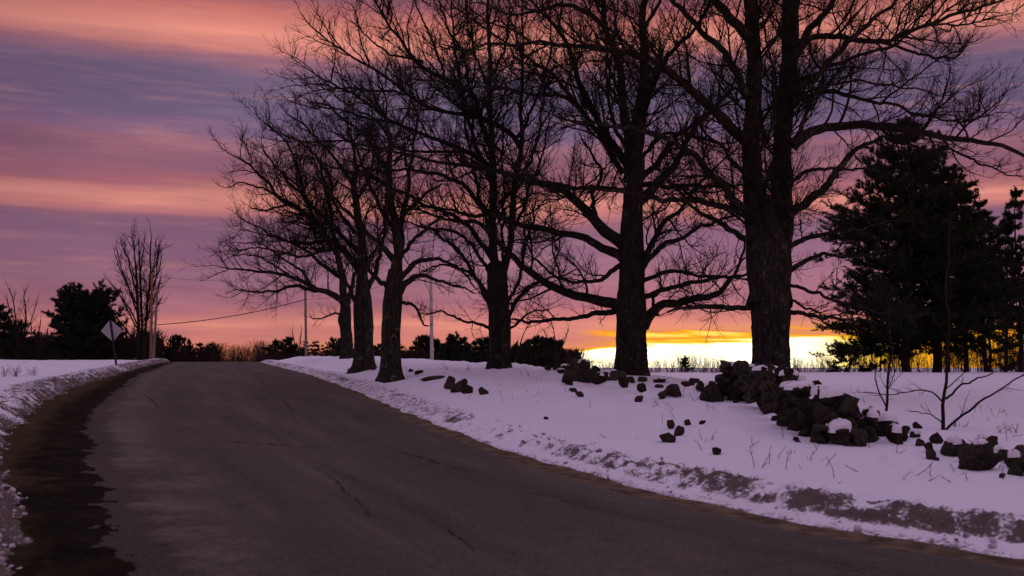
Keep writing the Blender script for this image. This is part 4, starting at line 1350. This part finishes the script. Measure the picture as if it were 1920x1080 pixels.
p0 = hit(1830, 885)
wall = empty('stone_wall', p0, 'half buried end of the stone wall, rounded stones poking from snow at right', 'wall', 'tumbled stone walls')
for a_ in [(1679, 815, 24, 40), (1698, 806, 14, 16), (1696, 820, 12, 20), (1718, 814, 26, 14), (1722, 798, 20, 14), (1757, 822, 22, 24), (1727, 830, 16, 16), (1742, 838, 20, 18), (1746, 852, 20, 22), (1757, 861, 12, 8),
           (1778, 842, 26, 30), (1792, 838, 28, 42), (1795, 824, 12, 12), (1812, 850, 22, 40), (1826, 862, 40, 46), (1840, 842, 34, 34), (1858, 838, 34, 44), (1876, 852, 22, 34), (1850, 866, 44, 34), (1834, 874, 34, 24),
           (1902, 862, 26, 40), (1918, 858, 30, 52), (1906, 882, 26, 24), (1940, 872, 40, 50), (1965, 880, 40, 46), (1880, 892, 12, 10), (1843, 820, 18, 6), (1998, 890, 44, 44), (2040, 900, 44, 40)]:
    stone_px(*a_, wall)
for cu, cv in [(1679, 796), (1792, 818), (1778, 828), (1840, 824), (1876, 836), (1902, 842), (1858, 818), (1918, 834), (1722, 792)]:
    cap_px(cu, cv, wall, 0.9)
TOPS.clear()

p0 = hit(1120, 718)
wall = empty('stone_wall', p0, 'low heap of wall stones left of the spreading maple, snow in the gaps', 'wall', 'tumbled stone walls')
for a_ in [(1075, 700, 34, 34), (1082, 684, 26, 22), (1096, 686, 24, 24), (1100, 704, 34, 28), (1116, 698, 26, 24), (1065, 714, 26, 18), (1088, 676, 16, 12), (1130, 708, 28, 20), (1142, 704, 30, 22), (1160, 704, 32, 18), (1120, 714, 30, 16),
           (1028, 690, 14, 10), (1045, 690, 18, 10), (1052, 696, 16, 10), (1060, 690, 18, 14), (1170, 718, 18, 22), (1182, 712, 20, 12), (1205, 712, 26, 10), (1238, 714, 34, 8)]:
    stone_px(*a_, wall, up=0.02)
for cu, cv in [(1086, 690), (1100, 690), (1045, 684), (1028, 686), (1130, 698), (1142, 694), (1182, 706), (1160, 696), (1205, 707)]:
    cap_px(cu, cv, wall, 0.85)
TOPS.clear()

RG = 'loose fieldstones scattered on the snow slope'
for a_, lab in [
    ((1262, 733, 38, 28), 'broad dark rock between the spreading maple and the tall wall'),
    ((1243, 741, 18, 16), 'small rock leaning at the left foot of the broad dark rock'),
    ((1198, 748, 16, 14), 'squat rock below the right side of the spreading maple'),
    ((1204, 727, 18, 20), 'narrow slanted rock under the spreading maple trunk'),
    ((1236, 724, 18, 8), 'thin flat stone just above the broad dark rock'),
    ((1290, 720, 26, 12), 'flat rock on the mound near the left end of the tall wall'),
    ((1314, 726, 16, 22), 'upright slanted stone beside the left end of the tall wall'),
    ((1302, 714, 20, 10), 'small low stone above the upright slanted stone'),
    ((1086, 739, 16, 13), 'small round rock on open snow below the low stone heap'),
    ((1074, 731, 14, 9), 'tiny rock just above the small round rock below the heap'),
    ((1252, 822, 34, 18), 'dark rock with a snow saddle, alone in mid slope'),
    ((1274, 808, 14, 22), 'narrow rock rising behind the snow saddled rock'),
    ((1258, 796, 12, 18), 'thin dark stone tip above the snow saddled rock'),
    ((1290, 793, 14, 12), 'small dark rock, left one of a pair upslope of the saddled rock'),
    ((1318, 792, 14, 9), 'small dark rock, right one of a pair upslope of the saddled rock'),
    ((1346, 846, 26, 16), 'jagged little rock lowest on the open slope near the bank'),
    ((1493, 823, 12, 8), 'small stone in the snow just in front of the tall wall'),
    ((810, 709, 48, 9), 'long flat dark stone lying right of the lichened maple'),
    ((844, 718, 24, 26), 'blocky dark rock, left part of a pair right of the lichened maple'),
    ((858, 722, 26, 32), 'largest blocky rock between the lichened and multi-stemmed maples'),
    ((876, 730, 20, 18), 'low rock at the right foot of the largest blocky rock'),
    ((907, 733, 20, 16), 'single rock right of the blocky pair on the snow slope'),
    ((1024, 784, 12, 6), 'tiny dark stone alone on smooth snow above the dirty bank'),
    ((658, 696, 16, 10), 'rounded stone at the left foot of the peeled patch maple'),
    ((700, 690, 14, 8), 'small stone between the two lichened maple trunks'),
    ((785, 698, 18, 8), 'low dark stone on the mound right behind the lichened maple'),
    ((770, 694, 14, 6), 'flat stone on the rise just right of the lichened maple'),
]:
    o = stone_px(*a_, None, name='rock')
    tag(o, lab, 'rock', RG)
    c_ = a_


# dirty clods thrown up by the plough
def clods(n, side):
    V, Fs, off = [], [], 0
    bm = bmesh.new(); bmesh.ops.create_icosphere(bm, subdivisions=2, radius=1.0)
    base = np.array([v.co[:] for v in bm.verts]); bf = np.array([[v.index for v in f.verts] for f in bm.faces]); bm.free()
    y = 4.2 * (60 / 4.2) ** (rng.random(n) ** 1.35)
    if side == 'l':
        dd = np.abs(rng.normal(size=n)) * 0.55 - 0.10
        x = X(E_LS, y) - dd
    else:
        dd = 0.70 + rng.normal(size=n) * 0.22
        x = X(E_R, y) + dd
    s = 0.008 + 0.022 * rng.random(n) ** 4.0
    z = ground(x, y)
    q = base[None] * (1 + 0.5 * (rng.random((n, len(base), 1)) - 0.5)) * s[:, None, None] * rng.uniform(0.6, 1.3, (n, 1, 3))
    q = q + np.stack([x, y, z + s * 0.25], -1)[:, None, :]
    Fa = (bf[None] + (np.arange(n) * len(base))[:, None, None]).reshape(-1, 3)
    return q.reshape(-1, 3), Fa


Vc, Fc = clods(1800, 'l')
tag(build('snow_clods', Vc, [Fc], CLOD, smooth=True), 'dirty snow clods along the left ploughed bank', 'snow', kind='stuff')
Vc, Fc = clods(420, 'r')
tag(build('snow_clods', Vc, [Fc], CLOD, smooth=True), 'dirty snow clods along the right ploughed bank', 'snow', kind='stuff')


# ------------------------------------------------------------------ saplings and weeds on the right slope
def sapling(stems, label):
    b = hit(stems[0][0][0], stems[0][0][1])
    st = [[(u_, v_, w_) for u_, v_, w_ in s_] for s_ in stems]
    return bare_tree(stems[0][0][0], b[1], stems[0][0][1], st, label, name='sapling', group='bare saplings behind the stone wall', sp=(0.22, 0.2), lens=((0.10, 0.7), (0.08, 0.25)), rm=0.0035, frac=0.3, up=0.05, dep=0.12)


sapling([[(1661, 774, 6), (1664, 740, 5), (1667, 700, 5), (1668, 640, 4), (1668, 590, 3), (1666, 550, 2)], [(1661, 762, 3), (1650, 735, 3), (1642, 700, 2), (1640, 660, 2)], [(1664, 735, 2), (1676, 705, 2), (1684, 680, 1)]],
        'thin straight sapling behind the wall, left one of two')
sapling([[(1768, 806, 8), (1768, 760, 7), (1774, 700, 6), (1778, 600, 5), (1778, 500, 4), (1781, 425, 3)], [(1773, 748, 5), (1805, 722, 4), (1840, 710, 3), (1862, 699, 2)],
         [(1773, 806, 5), (1800, 780, 5), (1850, 746, 4), (1890, 722, 3), (1922, 702, 3)], [(1766, 752, 4), (1748, 736, 3), (1730, 732, 3), (1680, 740, 2), (1620, 736, 2)], [(1766, 792, 3), (1742, 776, 2), (1708, 772, 2)]],
        'forked sapling with arching side branches behind the half buried wall')


def weed(u, v, h, n, label, lay=0.0):
    b = hit(u, v)
    k = pxm(b[1])
    K = 5
    P = np.empty((n, K, 3))
    P[:, 0] = b + rng.normal(size=(n, 3)) * [0.06, 0.06, 0]
    P[:, 0, 2] -= 0.04
    D = rng.normal(size=(n, 3)) * (0.35 + lay)
    D[:, 2] += 1.0 - lay * 0.8
    D /= np.linalg.norm(D, axis=1, keepdims=True)
    for j in range(1, K):
        D = D + rng.normal(size=(n, 3)) * 0.13
        P[:, j] = P[:, j - 1] + D * (h * k / (K - 1)) * rng.uniform(.7, 1.1, (n, 1))
    R = np.full((n, K), 0.0045) * np.linspace(1, .6, K)
    M = Mesh()
    M.tubes(P, R, 4)
    P1, R1 = grow(P, R, 0.10, 0.04, 0.22, 0.4, (25, 60), 4, 0.003, 0.0025, f0=0.35, up=0.05)
    M.tubes(P1, R1, 3)
    return tag(M.done('dry_weed', DRYWEED, loc=b), label, 'weed', 'dry weeds poking through the snow')


for a_ in [
    (838, 693, 16, 3, 'dry weed stalks beside the foot of the pale pole'),
    (880, 696, 14, 4, 'dry weed tuft just left of the multi-stemmed maple'),
    (760, 712, 20, 3, 'dry stalks right of the lichened maple trunk'),
    (985, 706, 14, 4, 'dry weed tuft right of the multi-stemmed maple'),
    (1010, 712, 10, 4, 'faint weed tuft on the mound left of the low stone heap'),
    (935, 742, 14, 5, 'flattened dry twigs beside the single rock', 0.9),
    (1003, 736, 16, 3, 'crossed dry twigs on the slope below the low heap', 0.5),
    (1060, 736, 18, 2, 'single dry stalk left of the small round rock', 0.3),
    (1180, 772, 12, 2, 'short bent stalk on the slope below the spreading maple', 0.4),
    (1300, 752, 22, 3, 'dry stalks in front of the tall wall left end'),
    (1338, 768, 16, 3, 'bent dry stalks at the tall wall foot', 0.4),
    (1330, 826, 12, 3, 'little weed tuft above the jagged little rock'),
    (1480, 850, 10, 4, 'pale weed wisps on the open slope below the tall wall'),
    (1545, 864, 9, 4, 'faint weed wisps lowest below the tall wall'),
    (1890, 812, 22, 8, 'feathery dry weed clump in the field at right'),
    (1800, 800, 16, 9, 'low scrubby weeds right of the forked sapling base'),
    (1600, 735, 14, 6, 'dry brambles in the field behind the tall wall', 0.5),
    (1745, 770, 8, 4, 'small twigs left of the forked sapling', 0.4),
    (30, 706, 22, 26, 'dark snow dusted low bush in the left field'),
    (62, 704, 18, 16, 'smaller low bush right of the dark one in left field'),
    (8, 706, 20, 16, 'low bush at the left edge of the snowfield'),
    (45, 682, 8, 8, 'dark fallen branch lying in the left field', 1.2),
    (96, 686, 8, 6, 'short dead branch on the left field snow', 1.0),
]:
    weed(*a_)


# thin dead stems standing out of the snow all over the slope
n = 420
uu = rng.uniform(700, 1900, n); yy = 7.5 * (42 / 7.5) ** rng.random(n)
xx = np.asarray(ray(uu, 700)[0]) * yy
okm = ((xx - X(E_R, yy)) * cosang(E_R, yy) > 1.9) & (fbm(xx * .6, yy * .6, 2, 55) > 0.5)
xx, yy = xx[okm], yy[okm]
n = len(xx)
P = np.empty((n, 5, 3))
P[:, 0] = np.stack([xx, yy, ground(xx, yy) - 0.03], -1)
D = rng.normal(size=(n, 3)) * 0.6; D[:, 2] = np.abs(D[:, 2]) + 0.45
for j in range(1, 5):
    D = D + rng.normal(size=(n, 3)) * 0.2
    D /= np.linalg.norm(D, axis=1, keepdims=True)
    P[:, j] = P[:, j - 1] + D * (rng.uniform(0.05, 0.34, n) / 4)[:, None]
M = Mesh()
M.tubes(P, np.full((n, 5), 0.004) * np.linspace(1, .6, 5), 4)
P1, R1 = grow(P, np.full((n, 5), 0.004), 0.10, 0.03, 0.14, 0.45, (25, 60), 4, 0.003, 0.0022, f0=0.3)
M.tubes(P1, R1, 3)
tag(M.done('dry_grass', DRYWEED), 'sparse dead grass stems standing out of the snow slope', 'grass', kind='stuff')


# ------------------------------------------------------------------ poles, wires, sign, stake
def pole_px(u0, v0, u1, v1, w, Y, mat, label, name='utility_pole', group=None, arm=None):
    x0, x1 = float(ray(u0, v0)[0]) * Y, float(ray(u1, v1)[0]) * Y
    b = np.array([x0, Y, gz(x0, Y)])
    top = at(u1, v1, Y)
    r = w * 0.5 * pxm(Y)
    root = empty(name, b, label, 'pole', group)
    K = 8
    t = np.linspace(-0.05, 1, K)[:, None]
    P = b + (top - b) * t
    M = Mesh()
    M.tubes(P[None] - b, (r * (1.12 - 0.25 * t[:, 0]))[None], 14)
    capc = P[-1] - b
    M.tubes(np.array([[capc, capc + [0, 0, 0.03]]]), np.array([[r * 0.87, 0.005]]), 14)
    M.done('shaft', mat, root)
    ins = Mesh()
    c = top - b
    for s_ in (-1, 1):
        q = c + np.array([s_ * r * 1.6, 0, -0.35])
        ins.tubes(np.array([[c + [0, 0, -0.4], q, q + [0, 0, 0.14]]]), np.array([[0.02, 0.02, 0.035]]), 6)
    ins.done('insulator', POST, root)
    return top


t1 = pole_px(283, 676, 285, 512, 4.8, 78, POLET, 'tan wooden utility pole beside the fan-shaped bare tree', group='utility poles along the road')
t2 = pole_px(288, 676, 295, 541, 4.2, 76, POLEW, 'shorter grey pole leaning against the tan pole line', group='utility poles along the road')
t3 = pole_px(574, 676, 572, 505, 4.6, 86, POLEW, 'grey utility pole beyond the crest left of the slimmest maple', group='utility poles along the road')
t4 = pole_px(810, 684, 807, 470, 6.2, 58, POLEG, 'pale utility pole standing between lichened and multi-stemmed maples', group='utility poles along the road')


def wire(a, b, sag, r, label):
    t = np.linspace(0, 1, 40)[:, None]
    P = a + (b - a) * t
    P[:, 2] -= sag * 4 * (t * (1 - t))[:, 0]
    V_, F_ = tubes(P[None], np.full((1, 40), r), 6)
    return tag(build('utility_wire', V_, [F_], WIRE, loc=P[0]), label, 'wire', 'overhead wires')


wire(at(294, 609, 76), at(573, 561, 86), 0.35, 0.035, 'thicker black wire rising from the leaning pole to the grey pole')
wire(t1 + [0, 0, -0.3], at(573, 527, 86), 0.2, 0.012, 'thin high wire from the top of the tan pole to the grey pole')
wire(at(573, 561, 86), at(808, 500, 58), 0.5, 0.014, 'thin wire behind the maples from the grey pole to the pale pole')

# diamond sign seen from behind
YS = 50.0
pb = at(218, 692, YS); pb[2] = gz(pb[0], pb[1])
sg = empty('road_sign', pb, 'diamond road sign seen from behind on a leaning dark post by left bank', 'sign')
ptop = at(206.5, 600, YS)
M = Mesh()
ax = (ptop - pb)
w_ = 0.055
prof = np.array([(-w_, 0), (-w_ * .55, 0), (-w_ * .45, -.04), (w_ * .45, -.04), (w_ * .55, 0), (w_, 0), (w_ * .6, -.06), (-w_ * .6, -.06)])
rows = [np.array([ax[0] * t + px_, ax[1] * t + py_, ax[2] * t]) for t in (-0.15, 0.5, 1.0) for px_, py_ in prof]
V_ = np.array(rows); n_ = len(prof)
i_ = np.arange(3 * n_).reshape(3, n_)
F_ = np.stack([i_[:-1], np.roll(i_[:-1], -1, 1), np.roll(i_[1:], -1, 1), i_[1:]], -1).reshape(-1, 4)
M.add(V_, F_)
M.add(V_[2 * n_:][[0, 1, 6, 7]], [[0, 1, 2, 3]])
M.done('post', POST, sg, smooth=False)
bm = bmesh.new()
cor = [at(u_, v_, YS + 0.03) - pb for u_, v_ in ((189, 621), (206.5, 599), (229.5, 619), (212, 641))]
ccen = sum(cor) / 4
pts2 = []
for i in range(4):          # rounded corners
    a0, c0, b0 = cor[i - 1], cor[i], cor[(i + 1) % 4]
    pts2 += [c0 + (a0 - c0) * 0.07, c0 + (a0 - c0) * 0.015 + (b0 - c0) * 0.015, c0 + (b0 - c0) * 0.07]
f1 = bm.faces.new([bm.verts.new(q) for q in pts2])
ex = bmesh.ops.extrude_face_region(bm, geom=[f1])
bmesh.ops.translate(bm, verts=[g_ for g_ in ex['geom'] if isinstance(g_, bmesh.types.BMVert)], vec=(0, 0.012, 0))
bmesh.ops.recalc_face_normals(bm, faces=bm.faces[:])
me = bpy.data.meshes.new('panel'); bm.to_mesh(me); bm.free(); me.materials.append(METAL)
o = bpy.data.objects.new('panel', me); COL.objects.link(o); o.parent = sg
bo = Mesh()
for t in (0.86, 0.68):
    c = np.array([ax[0] * t, ax[1] * t - 0.07, ax[2] * t])
    bo.tubes(np.array([[c, c + [0, 0.1, 0]]]), np.full((1, 2), 0.018), 8)
bo.done('bolts', POST, sg)

b = hit(131, 686)
st = Mesh()
tp = at(131, 667, b[1]) - b
st.tubes(np.array([[[0, 0, -0.2], tp * 0.5, tp, tp + [0, 0, 0.01]]]), np.array([[0.022, 0.022, 0.02, 0.002]]), 8)
st.tubes(np.array([[tp * 0.80, tp * 0.92]]), np.array([[0.035, 0.035]]), 8)
tag(st.done('marker_stake', STAKE, loc=b), 'short pale marker stake in the left snowfield', 'stake')
